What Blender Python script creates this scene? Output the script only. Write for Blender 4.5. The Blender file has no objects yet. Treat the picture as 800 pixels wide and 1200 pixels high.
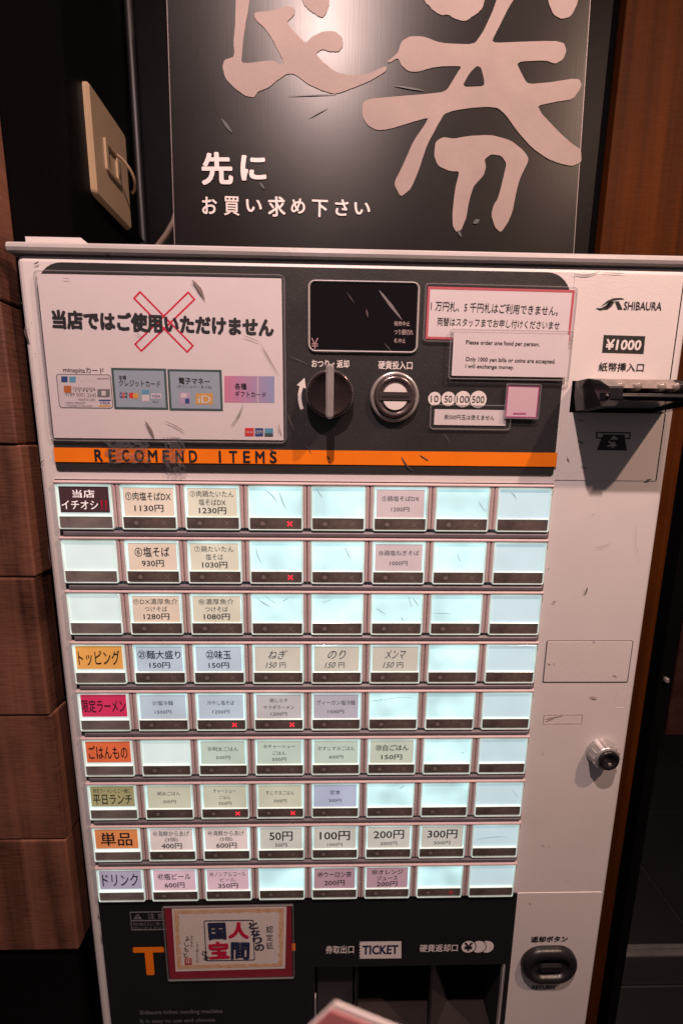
import bpy, bmesh, math, random
from mathutils import Vector, Matrix, Euler
rad = math.radians
S = bpy.context.scene
COL = S.collection
random.seed(7)

# ------------------------------------------------------------------ camera
ZB = 1.2                                    # height of the button grid's top edge above the floor
cd = bpy.data.cameras.new('camera'); cam = bpy.data.objects.new('camera', cd); COL.objects.link(cam)
CP = Vector((0.22719567, -0.34160044, 0.03630604 + ZB)); CR = Euler((1.40214956, -0.01089941, -0.02055702), 'XYZ')
cam.location = CP; cam.rotation_euler = CR
cd.sensor_fit = 'VERTICAL'; cd.sensor_height = 36; cd.lens = 14.4
cd.clip_start = 0.01; cd.clip_end = 50
cd.dof.use_dof = True; cd.dof.focus_distance = 0.37; cd.dof.aperture_fstop = 8.5
S.camera = cam
# ------------------------------------------------------------------ light
w = bpy.data.worlds.new('World'); S.world = w; w.use_nodes = True
w.node_tree.nodes['Background'].inputs[0].default_value = (1.0, 0.80, 0.80, 1)
w.node_tree.nodes['Background'].inputs[1].default_value = 0.09
def lamp(name, loc, target, power, color, radius, cone=70, blend=1.0):
    l = bpy.data.lights.new(name, 'SPOT'); l.energy = power; l.color = color; l.shadow_soft_size = radius
    l.spot_size = rad(cone); l.spot_blend = blend
    o = bpy.data.objects.new(name, l); COL.objects.link(o); o.location = loc
    o.rotation_euler = (Vector(target) - Vector(loc)).to_track_quat('-Z', 'Y').to_euler()
    return o
lamp('ceiling_spot', (0.205, -0.50, ZB + 0.93), (0.25, 0, ZB + 0.10), 52, (1.0, 0.71, 0.65), 0.012, 100)
lamp('ceiling_spot', (0.98, -0.55, ZB + 0.98), (0.42, 0, ZB + 0.05), 45, (1.0, 0.64, 0.48), 0.018, 90)
S.view_settings.view_transform = 'Standard'; S.view_settings.look = 'None'
S.view_settings.exposure = 0.10; S.view_settings.gamma = 1.0
S.cycles.use_denoising = True
S.cycles.max_bounces = 8; S.cycles.transparent_max_bounces = 12

# ------------------------------------------------------------------ pixel of the photograph (800x1200) -> point of a real plane
CM = CR.to_matrix()
def ray(x, y): return CM @ Vector(((x-400)/480.0, (600-y)/480.0, -1.0))
def hit(x, y, p0, n):
    d = ray(x, y); return CP + d * ((Vector(p0)-CP).dot(n) / d.dot(n))
def F(x, y, Y=0.0):                          # on the plane Y = const (Y = 0 is the machine's front)
    d = ray(x, y); return CP + d*((Y-CP.y)/d.y)
def FX(x, y, X):                             # on the plane X = const
    d = ray(x, y); return CP + d*((X-CP.x)/d.x)

# ------------------------------------------------------------------ materials
def mat(name, col, rough=0.5, metal=0.0, bump=0.0, bscale=400, var=0.0, vscale=6, emit=0.0, ecol=None, coat=0.0,
        stretch=(1, 1, 1), col2=None, aniso=0.0, spec=0.5, rvar=0.0, evar=0.0):
    m = bpy.data.materials.new(name); m.use_nodes = True; nt = m.node_tree; N = nt.nodes; L = nt.links
    p = N['Principled BSDF']
    p.inputs['Roughness'].default_value = rough; p.inputs['Metallic'].default_value = metal
    p.inputs['Coat Weight'].default_value = coat; p.inputs['Coat Roughness'].default_value = 0.08
    p.inputs['Specular IOR Level'].default_value = spec
    p.inputs['Anisotropic'].default_value = aniso
    tc = N.new('ShaderNodeTexCoord'); mp = N.new('ShaderNodeMapping'); mp.inputs['Scale'].default_value = stretch
    L.new(tc.outputs['Object'], mp.inputs[0])
    c4 = (*col, 1)
    if var or col2:
        n = N.new('ShaderNodeTexNoise'); n.inputs['Scale'].default_value = vscale; n.inputs['Detail'].default_value = 6
        n.inputs['Roughness'].default_value = 0.65
        L.new(mp.outputs[0], n.inputs['Vector'])
        r = N.new('ShaderNodeValToRGB'); r.color_ramp.elements[0].position = 0.32; r.color_ramp.elements[1].position = 0.68
        b = col2 or tuple(v*(1-var) for v in col)
        r.color_ramp.elements[0].color = (*b, 1); r.color_ramp.elements[1].color = c4
        L.new(n.outputs[0], r.inputs[0]); L.new(r.outputs[0], p.inputs['Base Color'])
        if rvar:
            mr = N.new('ShaderNodeMapRange'); mr.inputs[3].default_value = rough-rvar; mr.inputs[4].default_value = rough+rvar
            L.new(n.outputs[0], mr.inputs[0]); L.new(mr.outputs[0], p.inputs['Roughness'])
    else:
        p.inputs['Base Color'].default_value = c4
    if bump:
        n2 = N.new('ShaderNodeTexNoise'); n2.inputs['Scale'].default_value = bscale; n2.inputs['Detail'].default_value = 3
        bm = N.new('ShaderNodeBump'); bm.inputs['Strength'].default_value = bump; bm.inputs['Distance'].default_value = 0.0006
        L.new(mp.outputs[0], n2.inputs['Vector']); L.new(n2.outputs[0], bm.inputs['Height']); L.new(bm.outputs[0], p.inputs['Normal'])
    if emit:
        p.inputs['Emission Color'].default_value = (*(ecol or col), 1); p.inputs['Emission Strength'].default_value = emit
        if evar:
            n3 = N.new('ShaderNodeTexNoise'); n3.inputs['Scale'].default_value = 30; n3.inputs['Detail'].default_value = 1
            mr = N.new('ShaderNodeMapRange'); mr.inputs[1].default_value = 0.3; mr.inputs[2].default_value = 0.7
            mr.inputs[3].default_value = emit*(1-evar); mr.inputs[4].default_value = emit*(1+evar)
            gm = N.new('ShaderNodeNewGeometry')
            L.new(gm.outputs['Position'], n3.inputs['Vector']); L.new(n3.outputs[0], mr.inputs[0])
            L.new(mr.outputs[0], p.inputs['Emission Strength'])
    return m

def clear(name, tint=(1, 1, 1), gloss=0.10, rough=0.08, bump=0.25, bscale=60, haze=0.0):
    m = bpy.data.materials.new(name); m.use_nodes = True; nt = m.node_tree; N = nt.nodes; L = nt.links
    N.remove(N['Principled BSDF'])
    t = N.new('ShaderNodeBsdfTransparent'); t.inputs[0].default_value = (*tint, 1)
    g = N.new('ShaderNodeBsdfGlossy'); g.inputs['Roughness'].default_value = rough
    d = N.new('ShaderNodeBsdfDiffuse'); d.inputs[0].default_value = (0.75, 0.72, 0.72, 1)
    fr = N.new('ShaderNodeFresnel'); fr.inputs[0].default_value = 1.45
    n = N.new('ShaderNodeTexNoise'); n.inputs['Scale'].default_value = bscale; n.inputs['Detail'].default_value = 3
    tc = N.new('ShaderNodeTexCoord'); L.new(tc.outputs['Object'], n.inputs['Vector'])
    b = N.new('ShaderNodeBump'); b.inputs['Strength'].default_value = bump; b.inputs['Distance'].default_value = 0.002
    L.new(n.outputs[0], b.inputs['Height']); L.new(b.outputs[0], g.inputs['Normal']); pass
    mh = N.new('ShaderNodeMixShader'); mh.inputs[0].default_value = haze
    L.new(t.outputs[0], mh.inputs[1]); L.new(d.outputs[0], mh.inputs[2])
    mx = N.new('ShaderNodeMixShader'); mx.inputs[0].default_value = gloss; L.new(mh.outputs[0], mx.inputs[1]); L.new(g.outputs[0], mx.inputs[2])
    L.new(mx.outputs[0], N['Material Output'].inputs[0])
    return m

M = {}
M['panel'] = mat('cream_steel', (0.70, 0.66, 0.66), 0.42, bump=0.22, bscale=900, var=0.07, vscale=9, rvar=0.06)
M['plate'] = mat('cream_plate', (0.70, 0.65, 0.64), 0.38, bump=0.22, bscale=900, var=0.06, vscale=11, rvar=0.06)
M['trim'] = mat('grey_trim', (0.50, 0.47, 0.47), 0.28, bump=0.1, bscale=300, var=0.2, vscale=14)
M['char'] = mat('charcoal_print', (0.032, 0.031, 0.032), 0.36, bump=0.2, bscale=700, var=0.25, vscale=14, rvar=0.1)
M['dot'] = mat('dot_print', (0.095, 0.09, 0.09), 0.5)
M['orange'] = mat('orange_print', (0.95, 0.22, 0.005), 0.42, var=0.12, vscale=30)
M['white_print'] = mat('white_print', (0.72, 0.67, 0.66), 0.5)
M['ink'] = mat('black_ink', (0.012, 0.012, 0.016), 0.5)
M['inkgrey'] = mat('grey_ink', (0.10, 0.09, 0.10), 0.5)
M['navy'] = mat('navy_ink', (0.02, 0.025, 0.07), 0.5)
M['red'] = mat('red_ink', (0.50, 0.01, 0.05), 0.45)
M['crossred'] = mat('cross_red_print', (0.62, 0.004, 0.05), 0.45)
M['pinkred'] = mat('rose_paper_edge', (0.52, 0.10, 0.13), 0.45)
M['paper'] = mat('white_paper', (0.72, 0.66, 0.68), 0.6, var=0.05, vscale=20, bump=0.05, bscale=200)
M['lam'] = clear('laminate', (0.97, 0.97, 0.98), 0.055, 0.12, 0.30, 60, haze=0.01)
M['lamedge'] = clear('laminate_edge', (0.90, 0.90, 0.92), 0.14, 0.12, 0.0, 80, haze=0.16)  # pale haze in the film edge stands in for its white highlights
M['chrome'] = mat('chrome', (0.62, 0.58, 0.57), 0.26, metal=0.6, bump=0.05, bscale=200, var=0.25, vscale=40)
M['chromed'] = mat('brushed_dark_chrome', (0.20, 0.16, 0.16), 0.24, metal=0.75, bump=0.15, bscale=160, stretch=(1, 1, 14), var=0.3, vscale=30)
M['knobm'] = mat('dark_polished_knob', (0.10, 0.072, 0.072), 0.17, metal=0.8, bump=0.12, bscale=120, stretch=(1, 1, 8), var=0.3, vscale=30)
M['glossb'] = mat('glossy_black_plastic', (0.010, 0.010, 0.011), 0.16, coat=0.5, bump=0.05, bscale=200)
M['glass'] = mat('dark_display', (0.006, 0.004, 0.005), 0.10, coat=0.4, bump=0.03, bscale=20)
M['blackp'] = mat('black_plastic', (0.014, 0.013, 0.014), 0.34, bump=0.2, bscale=500, var=0.3, vscale=20)
M['lowp'] = mat('lower_black_print', (0.011, 0.012, 0.014), 0.42, bump=0.2, bscale=500, var=0.3, vscale=12)
M['hole'] = mat('slot_void', (0.003, 0.003, 0.003), 0.8)
M['mauve'] = mat('mauve_rail', (0.60, 0.47, 0.48), 0.55, bump=0.1, bscale=300, var=0.15, vscale=30)
M['ledge'] = mat('smoky_ledge', (0.17, 0.15, 0.175), 0.45, var=0.3, vscale=40)
M['rim'] = mat('edge_lit_acrylic', (0.62, 0.72, 0.68), 0.16, emit=0.34, ecol=(0.72, 0.95, 0.88), coat=0.5, evar=0.35)
M['lip'] = mat('acrylic_lip', (0.36, 0.36, 0.34), 0.40, emit=0.05, ecol=(0.7, 0.9, 0.8), var=0.4, vscale=60)
M['strip'] = mat('smoky_mirror_strip', (0.165, 0.130, 0.118), 0.16, coat=0.5, bump=0.08, bscale=60, var=0.6, vscale=55)
M['striphead'] = mat('grey_mirror_strip', (0.32, 0.28, 0.275), 0.20, coat=0.5, bump=0.10, bscale=60, var=0.5, vscale=35)
M['mark'] = mat('strip_mark', (0.20, 0.165, 0.155), 0.4)
M['markred'] = mat('sold_out_mark', (0.8, 0.02, 0.03), 0.4, emit=1.3, ecol=(1.0, 0.03, 0.05))
M['markdim'] = mat('sold_out_mark_dim', (0.3, 0.03, 0.04), 0.4, emit=0.12, ecol=(1.0, 0.05, 0.06))
M['scuff'] = mat('scuff', (0.075, 0.058, 0.058), 0.6)
M['scuffl'] = mat('pale_scuff', (0.17, 0.155, 0.16), 0.5)
M['scuffw'] = mat('window_scratch', (0.22, 0.29, 0.30), 0.5, emit=0.20, ecol=(0.5, 0.7, 0.75))
def lit(name, c, e, ev=0.12): M[name] = mat(name, tuple(v*0.55 for v in c), 0.22, emit=e, ecol=c, coat=0.35, evar=ev, bump=0.05, bscale=40)
lit('lit_cyan', (0.57, 0.87, 0.905), 0.84, 0.27)
lit('lit_dim', (0.56, 0.74, 0.80), 0.68, 0.05)
lit('lit_pale', (0.64, 0.76, 0.73), 0.78, 0.06)
lit('c_peach', (0.74, 0.58, 0.46), 0.62)
lit('c_cream', (0.68, 0.62, 0.49), 0.66)
lit('c_rose', (0.61, 0.48, 0.48), 0.62)
lit('c_blue', (0.50, 0.59, 0.68), 0.62)
lit('c_grey', (0.53, 0.50, 0.51), 0.60)
lit('c_lilac', (0.47, 0.44, 0.51), 0.60)
lit('c_green', (0.53, 0.64, 0.55), 0.60)
lit('c_lime', (0.58, 0.63, 0.52), 0.62)
lit('c_olive', (0.60, 0.60, 0.46), 0.62)
lit('c_periwinkle', (0.46, 0.51, 0.66), 0.62)
lit('c_blush', (0.72, 0.59, 0.55), 0.62)
lit('c_sand', (0.59, 0.57, 0.51), 0.62)
lit('c_pink', (0.70, 0.47, 0.53), 0.62)
lit('c_plum', (0.44, 0.27, 0.31), 0.60)
lit('c_note', (0.62, 0.58, 0.49), 0.60)
lit('h_maroon', (0.07, 0.03, 0.035), 0.45)
lit('h_orange', (0.86, 0.40, 0.10), 0.52)
lit('h_crimson', (0.70, 0.04, 0.12), 0.50)
lit('h_vermilion', (0.80, 0.16, 0.06), 0.52)
lit('h_khaki', (0.40, 0.36, 0.18), 0.52)
lit('h_copper', (0.76, 0.26, 0.09), 0.52)
lit('h_lavender', (0.44, 0.38, 0.50), 0.56)
M['lit_white'] = mat('card_white_print', (0.8, 0.7, 0.7), 0.4, emit=0.5, ecol=(1, 0.85, 0.85))
M['bgblack'] = mat('black_wall_paint', (0.0035, 0.0032, 0.0032), 0.5, bump=0.3, bscale=120, var=0.3, vscale=6, spec=0.08)
M['beige'] = mat('beige_plate', (0.46, 0.33, 0.20), 0.30, bump=0.05, bscale=100, var=0.1, vscale=20)

def wood(name, dark, light, seed, rough=0.55, sc=(46, 46, 1.6), grain=0.6, spec=0.3):
    m = bpy.data.materials.new(name); m.use_nodes = True; nt = m.node_tree; N = nt.nodes; L = nt.links; p = N['Principled BSDF']
    tc = N.new('ShaderNodeTexCoord'); mp = N.new('ShaderNodeMapping'); mp.inputs['Scale'].default_value = sc
    oi = N.new('ShaderNodeObjectInfo'); ad = N.new('ShaderNodeVectorMath'); ad.operation = 'ADD'
    cx = N.new('ShaderNodeCombineXYZ'); mm = N.new('ShaderNodeMath'); mm.operation = 'MULTIPLY'; mm.inputs[1].default_value = 37+seed
    L.new(oi.outputs['Random'], mm.inputs[0]); L.new(mm.outputs[0], cx.inputs[0]); L.new(mm.outputs[0], cx.inputs[2])
    L.new(tc.outputs['Object'], ad.inputs[0]); L.new(cx.outputs[0], ad.inputs[1]); L.new(ad.outputs[0], mp.inputs[0])
    n = N.new('ShaderNodeTexNoise'); n.inputs['Scale'].default_value = 1; n.inputs['Detail'].default_value = 8; n.inputs['Roughness'].default_value = 0.6; n.inputs['Distortion'].default_value = 0.5
    L.new(mp.outputs[0], n.inputs['Vector'])
    n2 = N.new('ShaderNodeTexNoise'); n2.inputs['Scale'].default_value = 10; n2.inputs['Detail'].default_value = 4
    L.new(ad.outputs[0], n2.inputs['Vector'])
    mp3 = N.new('ShaderNodeMapping'); mp3.inputs['Scale'].default_value = (60, 60, 700)
    L.new(ad.outputs[0], mp3.inputs[0])
    n3 = N.new('ShaderNodeTexNoise'); n3.inputs['Scale'].default_value = 1; n3.inputs['Detail'].default_value = 2
    L.new(mp3.outputs[0], n3.inputs['Vector'])
    a = N.new('ShaderNodeMath'); a.operation = 'MULTIPLY_ADD'; a.inputs[1].default_value = grain
    b = N.new('ShaderNodeMath'); b.operation = 'MULTIPLY'; b.inputs[1].default_value = 1-grain
    L.new(n2.outputs[0], b.inputs[0]); L.new(n.outputs[0], a.inputs[0]); L.new(b.outputs[0], a.inputs[2])
    c = N.new('ShaderNodeMath'); c.operation = 'MULTIPLY_ADD'; c.inputs[1].default_value = 0.22
    L.new(n3.outputs[0], c.inputs[0]); L.new(a.outputs[0], c.inputs[2])
    r = N.new('ShaderNodeValToRGB'); r.color_ramp.elements[0].position = 0.46; r.color_ramp.elements[1].position = 0.78
    r.color_ramp.elements[0].color = (*dark, 1); r.color_ramp.elements[1].color = (*light, 1)
    L.new(c.outputs[0], r.inputs[0]); L.new(r.outputs[0], p.inputs['Base Color'])
    p.inputs['Roughness'].default_value = rough; p.inputs['Specular IOR Level'].default_value = spec
    bm = N.new('ShaderNodeBump'); bm.inputs['Strength'].default_value = 0.6; bm.inputs['Distance'].default_value = 0.0015
    L.new(c.outputs[0], bm.inputs['Height']); L.new(bm.outputs[0], p.inputs['Normal'])
    return m
M['wood'] = wood('sawn_brown_wood', (0.030, 0.011, 0.008), (0.235, 0.100, 0.062), 1)
M['door'] = wood('reddish_veneer', (0.034, 0.009, 0.0015), (0.085, 0.022, 0.003), 5, 0.6, (60, 60, 1.2), 0.75, spec=0.06)

# ------------------------------------------------------------------ mesh building
class MB:
    def __init__(s): s.v = []; s.f = []; s.mi = []; s.ms = []; s.sm = []
    def m(s, k):
        if k not in s.ms: s.ms.append(k)
        return s.ms.index(k)
    def add(s, vs, fs, k, smooth=False):
        b = len(s.v); s.v += [tuple(v) for v in vs]; i = s.m(k)
        for f in fs: s.f.append([b+j for j in f]); s.mi.append(i); s.sm.append(smooth)
    def box(s, x0, x1, y0, y1, z0, z1, k):
        vs = [(x, y, z) for x in (x0, x1) for y in (y0, y1) for z in (z0, z1)]
        s.add(vs, [(0, 1, 3, 2), (4, 6, 7, 5), (0, 4, 5, 1), (2, 3, 7, 6), (0, 2, 6, 4), (1, 5, 7, 3)], k)
    def rings(s, rs, k, cap0=True, cap1=True, smooth=False):
        n = len(rs[0]); vs = [p for r in rs for p in r]; fs = []
        for a in range(len(rs)-1):
            for i in range(n):
                j = (i+1) % n; fs.append((a*n+i, a*n+j, (a+1)*n+j, (a+1)*n+i))
        s.add(vs, fs, k, smooth)
        if cap0: s.add(rs[0], [tuple(range(n))[::-1]], k)
        if cap1: s.add(rs[-1], [tuple(range(n))], k)
    def slab(s, x0, z0, x1, z1, r, yf, yb, k, bev=0.0, kf=None, seg=5):
        """rounded rectangle facing the viewer (-Y), front at yf, back at yb"""
        rs = [rr(x0, z0, x1, z1, r, yb, seg), rr(x0, z0, x1, z1, r, yf+bev, seg)]
        if bev: rs.append(rr(x0+bev, z0+bev, x1-bev, z1-bev, max(r-bev, 1e-5), yf, seg))
        if kf: s.rings(rs, k, False, False); s.add(rs[-1], [tuple(range(len(rs[-1])))], kf)
        else: s.rings(rs, k, False, True)
    def frame(s, o, i, ro, ri, yf, yb, k, bev=0.0006):
        A = [rr(*o, ro, yb), rr(*o, ro, yf+bev), rr(o[0]+bev, o[1]+bev, o[2]-bev, o[3]-bev, max(ro-bev, 1e-5), yf),
             rr(i[0]-bev, i[1]-bev, i[2]+bev, i[3]+bev, ri+bev, yf), rr(*i, ri, yf+bev), rr(*i, ri, yb)]
        s.rings(A, k, False, False)
    def lathe(s, cx, cz, prof, k, n=40, cap=True, smooth=True):
        rs = [[(cx+r*math.cos(t*2*math.pi/n), y, cz+r*math.sin(t*2*math.pi/n)) for t in range(n)] for r, y in prof]
        s.rings(rs, k, False, cap, smooth)
    def poly(s, pts, k): s.add(pts, [tuple(range(len(pts)))], k)
    def text(s, st, x0, z0, x1, z1, Y, k, bold=0.0, rot=0.0, shear=0.0, fit=True, h=None):
        """fit the printed ink of a string into a box of the plane (x0..x1, z0..z1); rot turns it about the box centre"""
        vs, fs, bb = glyphs(st, 0.0, shear)
        if not vs: return
        bold = max(0.0, bold)
        sx = (x1-x0)/(bb[2]-bb[0]+2*bold); sz = (z1-z0)/(bb[3]-bb[1]+2*bold)
        cx, cz = (x0+x1)/2, (z0+z1)/2; bx, bz = (bb[0]+bb[2])/2, (bb[1]+bb[3])/2
        c, n = math.cos(rot), math.sin(rot)
        offs = [(0, 0)] if bold < 0.004 else [(bold, 0), (-bold, 0), (0, bold*0.8), (0, -bold*0.8)] + ([(bold*.7, bold*.7), (-bold*.7, bold*.7), (bold*.7, -bold*.7), (-bold*.7, -bold*.7), (0, 0)] if bold > 0.02 else [])
        for q, (da, db) in enumerate(offs):
            out = []
            for a, b in vs:
                u, v = (a+da-bx)*sx, (b+db-bz)*sz; out.append((cx+u*c-v*n, Y-0.000006*q, cz+u*n+v*c))
            s.add(out, fs, k)
    def build(s, name, parent=None, xf=None, label=None, bevel=0):
        me = bpy.data.meshes.new(name); me.from_pydata(s.v, [], s.f)
        for k in s.ms: me.materials.append(M[k])
        me.polygons.foreach_set('material_index', s.mi); me.polygons.foreach_set('use_smooth', s.sm); me.update()
        o = bpy.data.objects.new(name, me); COL.objects.link(o)
        if parent: o.parent = parent
        if xf is not None: o.matrix_local = xf
        if label: o['label'] = label
        if bevel:
            b = o.modifiers.new('b', 'BEVEL'); b.width = bevel; b.segments = 2; b.limit_method = 'ANGLE'
        return o
def rr(x0, z0, x1, z1, r, y, seg=5):
    pts = []
    for cx, cz, a0 in ((x1-r, z1-r, 0), (x0+r, z1-r, 90), (x0+r, z0+r, 180), (x1-r, z0+r, 270)):
        for i in range(seg+1):
            a = rad(a0+90*i/seg); pts.append((cx+r*math.cos(a), y, cz+r*math.sin(a)))
    return pts
_g = {}
def glyphs(st, bold=0.0, shear=0.0):
    key = (st, round(bold, 4), shear)
    if key in _g: return _g[key]
    c = bpy.data.curves.new('t', 'FONT'); c.body = st; c.offset = bold; c.shear = shear; c.resolution_u = 2 if len(st) > 3 else 4
    o = bpy.data.objects.new('t', c); COL.objects.link(o)
    me = bpy.data.meshes.new_from_object(o)
    vs = [(v.co.x, v.co.y) for v in me.vertices]; fs = [tuple(p.vertices) for p in me.polygons]
    if fs and sum(p.normal.z for p in me.polygons) < 0: fs = [f[::-1] for f in fs]
    bpy.data.objects.remove(o); bpy.data.curves.remove(c); bpy.data.meshes.remove(me)
    used = sorted({i for f in fs for i in f})
    bb = (min(vs[i][0] for i in used), min(vs[i][1] for i in used), max(vs[i][0] for i in used), max(vs[i][1] for i in used)) if used else (0, 0, 1, 1)
    _g[key] = (vs, fs, bb); return _g[key]
def empty(name, loc=(0, 0, 0), label=None, cat=None, group=None):
    o = bpy.data.objects.new(name, None); COL.objects.link(o); o.location = loc; o.empty_display_size = 0.05
    tag(o, label, cat, group); return o
def tag(o, label=None, cat=None, group=None, kind=None):
    for k, v in (('label', label), ('category', cat), ('group', group), ('kind', kind)):
        if v: o[k] = v
    return o
def bx(x0, y0, x1, y1, Y=0.0):
    """box of photo pixels -> (X0, Z0, X1, Z1) on the plane Y"""
    yc, xc = (y0+y1)/2, (x0+x1)/2
    return F(x0, yc, Y).x, F(xc, y1, Y).z, F(x1, yc, Y).x, F(xc, y0, Y).z
def ptext(mb, st, x0, y0, x1, y1, k, Y=-0.001, bold=0.0, rot=None, **kw):
    a = bx(x0, y0, x1, y1, Y)
    mb.text(st, *a, Y, k, bold, rot=0.0 if rot is None else rot, **kw)
def sliver(mb, x0, y0, x1, y1, wpx, k, Y, bend=0.0):
    """a tapered scratch between two photo pixels on the plane Y"""
    a, b = F(x0, y0, Y), F(x1, y1, Y); d = b-a; n = Vector((-d.z, 0, d.x)); n.normalize(); wd = wpx*0.00042
    P = []; Q = []
    for i in range(7):
        t = i/6; c = a+d*t + n*(bend*d.length*math.sin(math.pi*t)); hw = wd*0.5*(0.12+math.sin(math.pi*min(1, t*1.0))**0.7*(0.7+0.6*random.random()))
        P.append(c+n*hw); Q.append(c-n*hw)
    fs = [(i, i+1, 13-i-1, 13-i) for i in range(6)]
    vs = P+Q[::-1]
    # make it face the camera
    nn = (Vector(vs[1])-Vector(vs[0])).cross(Vector(vs[12])-Vector(vs[0]))
    if nn.y > 0: fs = [f[::-1] for f in fs]
    mb.add(vs, fs, k)

# ------------------------------------------------------------------ setting
XL, XR, ZT = -0.014, 0.5100, ZB+0.1745
WX = -0.030                                   # left side wall
YB = 0.262                                     # back wall
mb = MB(); mb.box(-3, 4, -3, 3.4, -0.1, 0, 'floor_tile') if False else None
M['floor'] = mat('dark_floor_tile', (0.016, 0.015, 0.016), 0.5, bump=0.3, bscale=60, var=0.3, vscale=5)
M['joint'] = mat('floor_joint', (0.05, 0.048, 0.047), 0.7)
mb = MB(); mb.box(-3, 4, -4, 3.4, -0.1, -0.006, 'joint')
fl = mb.build('floor'); tag(fl, kind='structure')
# floor tiles by the doorway and in front
ti = 0
for i in range(-1, 5):
    for j in range(-3, 6):
        if i < 1 and j > -2: continue
        t = MB(); x0, y0 = 0.26+i*0.45, 0.40+j*0.45
        t.slab(0, 0, 0.444, 0.444, 0.002, 0, 0.006, 'floor', 0.001)
        o = t.build('tile', fl); o.matrix_local = Matrix.Translation((x0, y0, -0.0)) @ Matrix.Rotation(rad(-90), 4, 'X')
        o.matrix_local = Matrix.Translation((x0, y0, 0.0)) @ Matrix.Rotation(rad(-90), 4, 'X')
mb = MB(); mb.box(WX-0.06, WX, 0.0235, YB+0.06, 0, ZB+1.0, 'bgblack')
tag(mb.build('side_wall'), kind='structure')
bl, br = F(700, 300, YB-0.012), F(739, 912, YB-0.012)
mb = MB(); mb.box(WX, br.x-0.01, YB, YB+0.08, 0, ZB+1.2, 'bgblack')
tag(mb.build('back_wall'), kind='structure')
M['farwall'] = mat('dark_brown_far_wall', (0.020, 0.011, 0.010), 0.6, var=0.3, vscale=4)
dd = ray(790, 859); yf = (CP + dd*((0.0-CP.z)/dd.z)).y
mb = MB(); mb.box(0.3, 4, yf, yf+0.1, 0, 2.6, 'farwall')
tag(mb.build('far_wall'), kind='structure')

# reddish wood panel on the back wall
mb = MB(); mb.box(bl.x, br.x, YB-0.016, YB-0.001, 0.0, ZB+1.1, 'door')
e = mb.build('veneer_board', bevel=0.0015)
tag(e, 'reddish brown veneer panel standing on the black wall right of the machine', 'wall panel')
# black post of the doorway
a, b = F(781, 740, 0.285), F(794, 740, 0.285)
ep = empty('door_post', ((a.x+b.x)/2, 0.305, 0), 'black glossy upright post in the dark doorway right of the machine', 'door post')
mb = MB(); mb.box(-(b.x-a.x)/2, (b.x-a.x)/2, -0.02, 0.02, 0, ZB+1.1, 'bgblack'); mb.build('post', ep, bevel=0.002)
mb = MB(); mb.box(-0.006, 0.006, -0.024, -0.0205, 0.55, ZB+0.9, 'trim'); 
mb = MB(); mb.slab(-0.003, 0.842, 0.003, 0.850, 0.002, -0.026, -0.02, 'chrome', 0.0008); mb.build('latch', ep)
# metal threshold strip across the floor
c = CP + ray(770, 1115)*((0.0-CP.z)/ray(770, 1115).z)
et = empty('threshold', (c.x, c.y, 0), 'grooved grey metal threshold strip across the dark floor of the doorway', 'threshold')
M['thr'] = mat('worn_aluminium', (0.22, 0.21, 0.20), 0.55, metal=0.3, bump=0.2, bscale=100, var=0.3, vscale=30)
mb = MB()
for y0, y1, z in ((-0.012, -0.003, 0.007), (0.002, 0.011, 0.007), (-0.003, 0.002, 0.0045)): mb.box(-0.16, 1.2, y0, y1, 0.0005, z, 'thr')
mb.build('strip', et, bevel=0.0008)
# faded poster on the far wall
p0, p1 = F(779, 860, yf-0.01), F(830, 690, yf-0.01)
M['poster'] = mat('faded_poster', (0.22, 0.11, 0.075), 0.6, col2=(0.10, 0.012, 0.012), vscale=7)
ps = empty('poster', ((p0.x+p1.x)/2, yf-0.01, p0.z), 'faded red and beige poster low on the far dark wall', 'poster')
mb = MB(); mb.box(-abs(p1.x-p0.x)/2, abs(p1.x-p0.x)/2+0.2, -0.004, 0.004, 0.0, 0.9, 'poster'); mb.build('poster_sheet', ps)

# wooden cladding left of the machine: stacked thick boards with rounded arrises
zs = [F(45, y).z for y in (0, 1113)]
seams = [ZB+0.62, FX(1, 348, WX+0.003).z, F(22, 521).z, F(40, 677).z, F(62, 838).z, F(80, 984).z, F(95, 1113).z]
seams[1] = F(2, 352).z
cl = empty('wood_cladding', (WX, 0.0, 0), 'stack of thick rough brown wooden boards standing left of the machine', 'wood cladding')
for i in range(len(seams)-1):
    z1, z0 = seams[i]-0.0004, seams[i+1]+0.0004
    b = MB(); jitter = random.uniform(-0.0012, 0.0012)
    b.box(-0.42, 0.003+jitter, 0.0+jitter, 0.0225, z0, z1, 'wood'); o = b.build('board', cl)
    bv = o.modifiers.new('b', 'BEVEL'); bv.width = 0.0018; bv.segments = 3
mb = MB(); mb.box(-0.42, 0.0, 0.006, 0.0222, seams[-1], ZB+0.6, 'bgblack'); mb.build('backing', cl)
mb = MB(); mb.box(WX-0.42, WX-0.004, 0.004, 0.0225, 0, seams[-1]-0.002, 'bgblack')
pl = mb.build('plinth', bevel=0.002); tag(pl, 'plain black plinth under the brown boards left of the machine', 'plinth')

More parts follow.
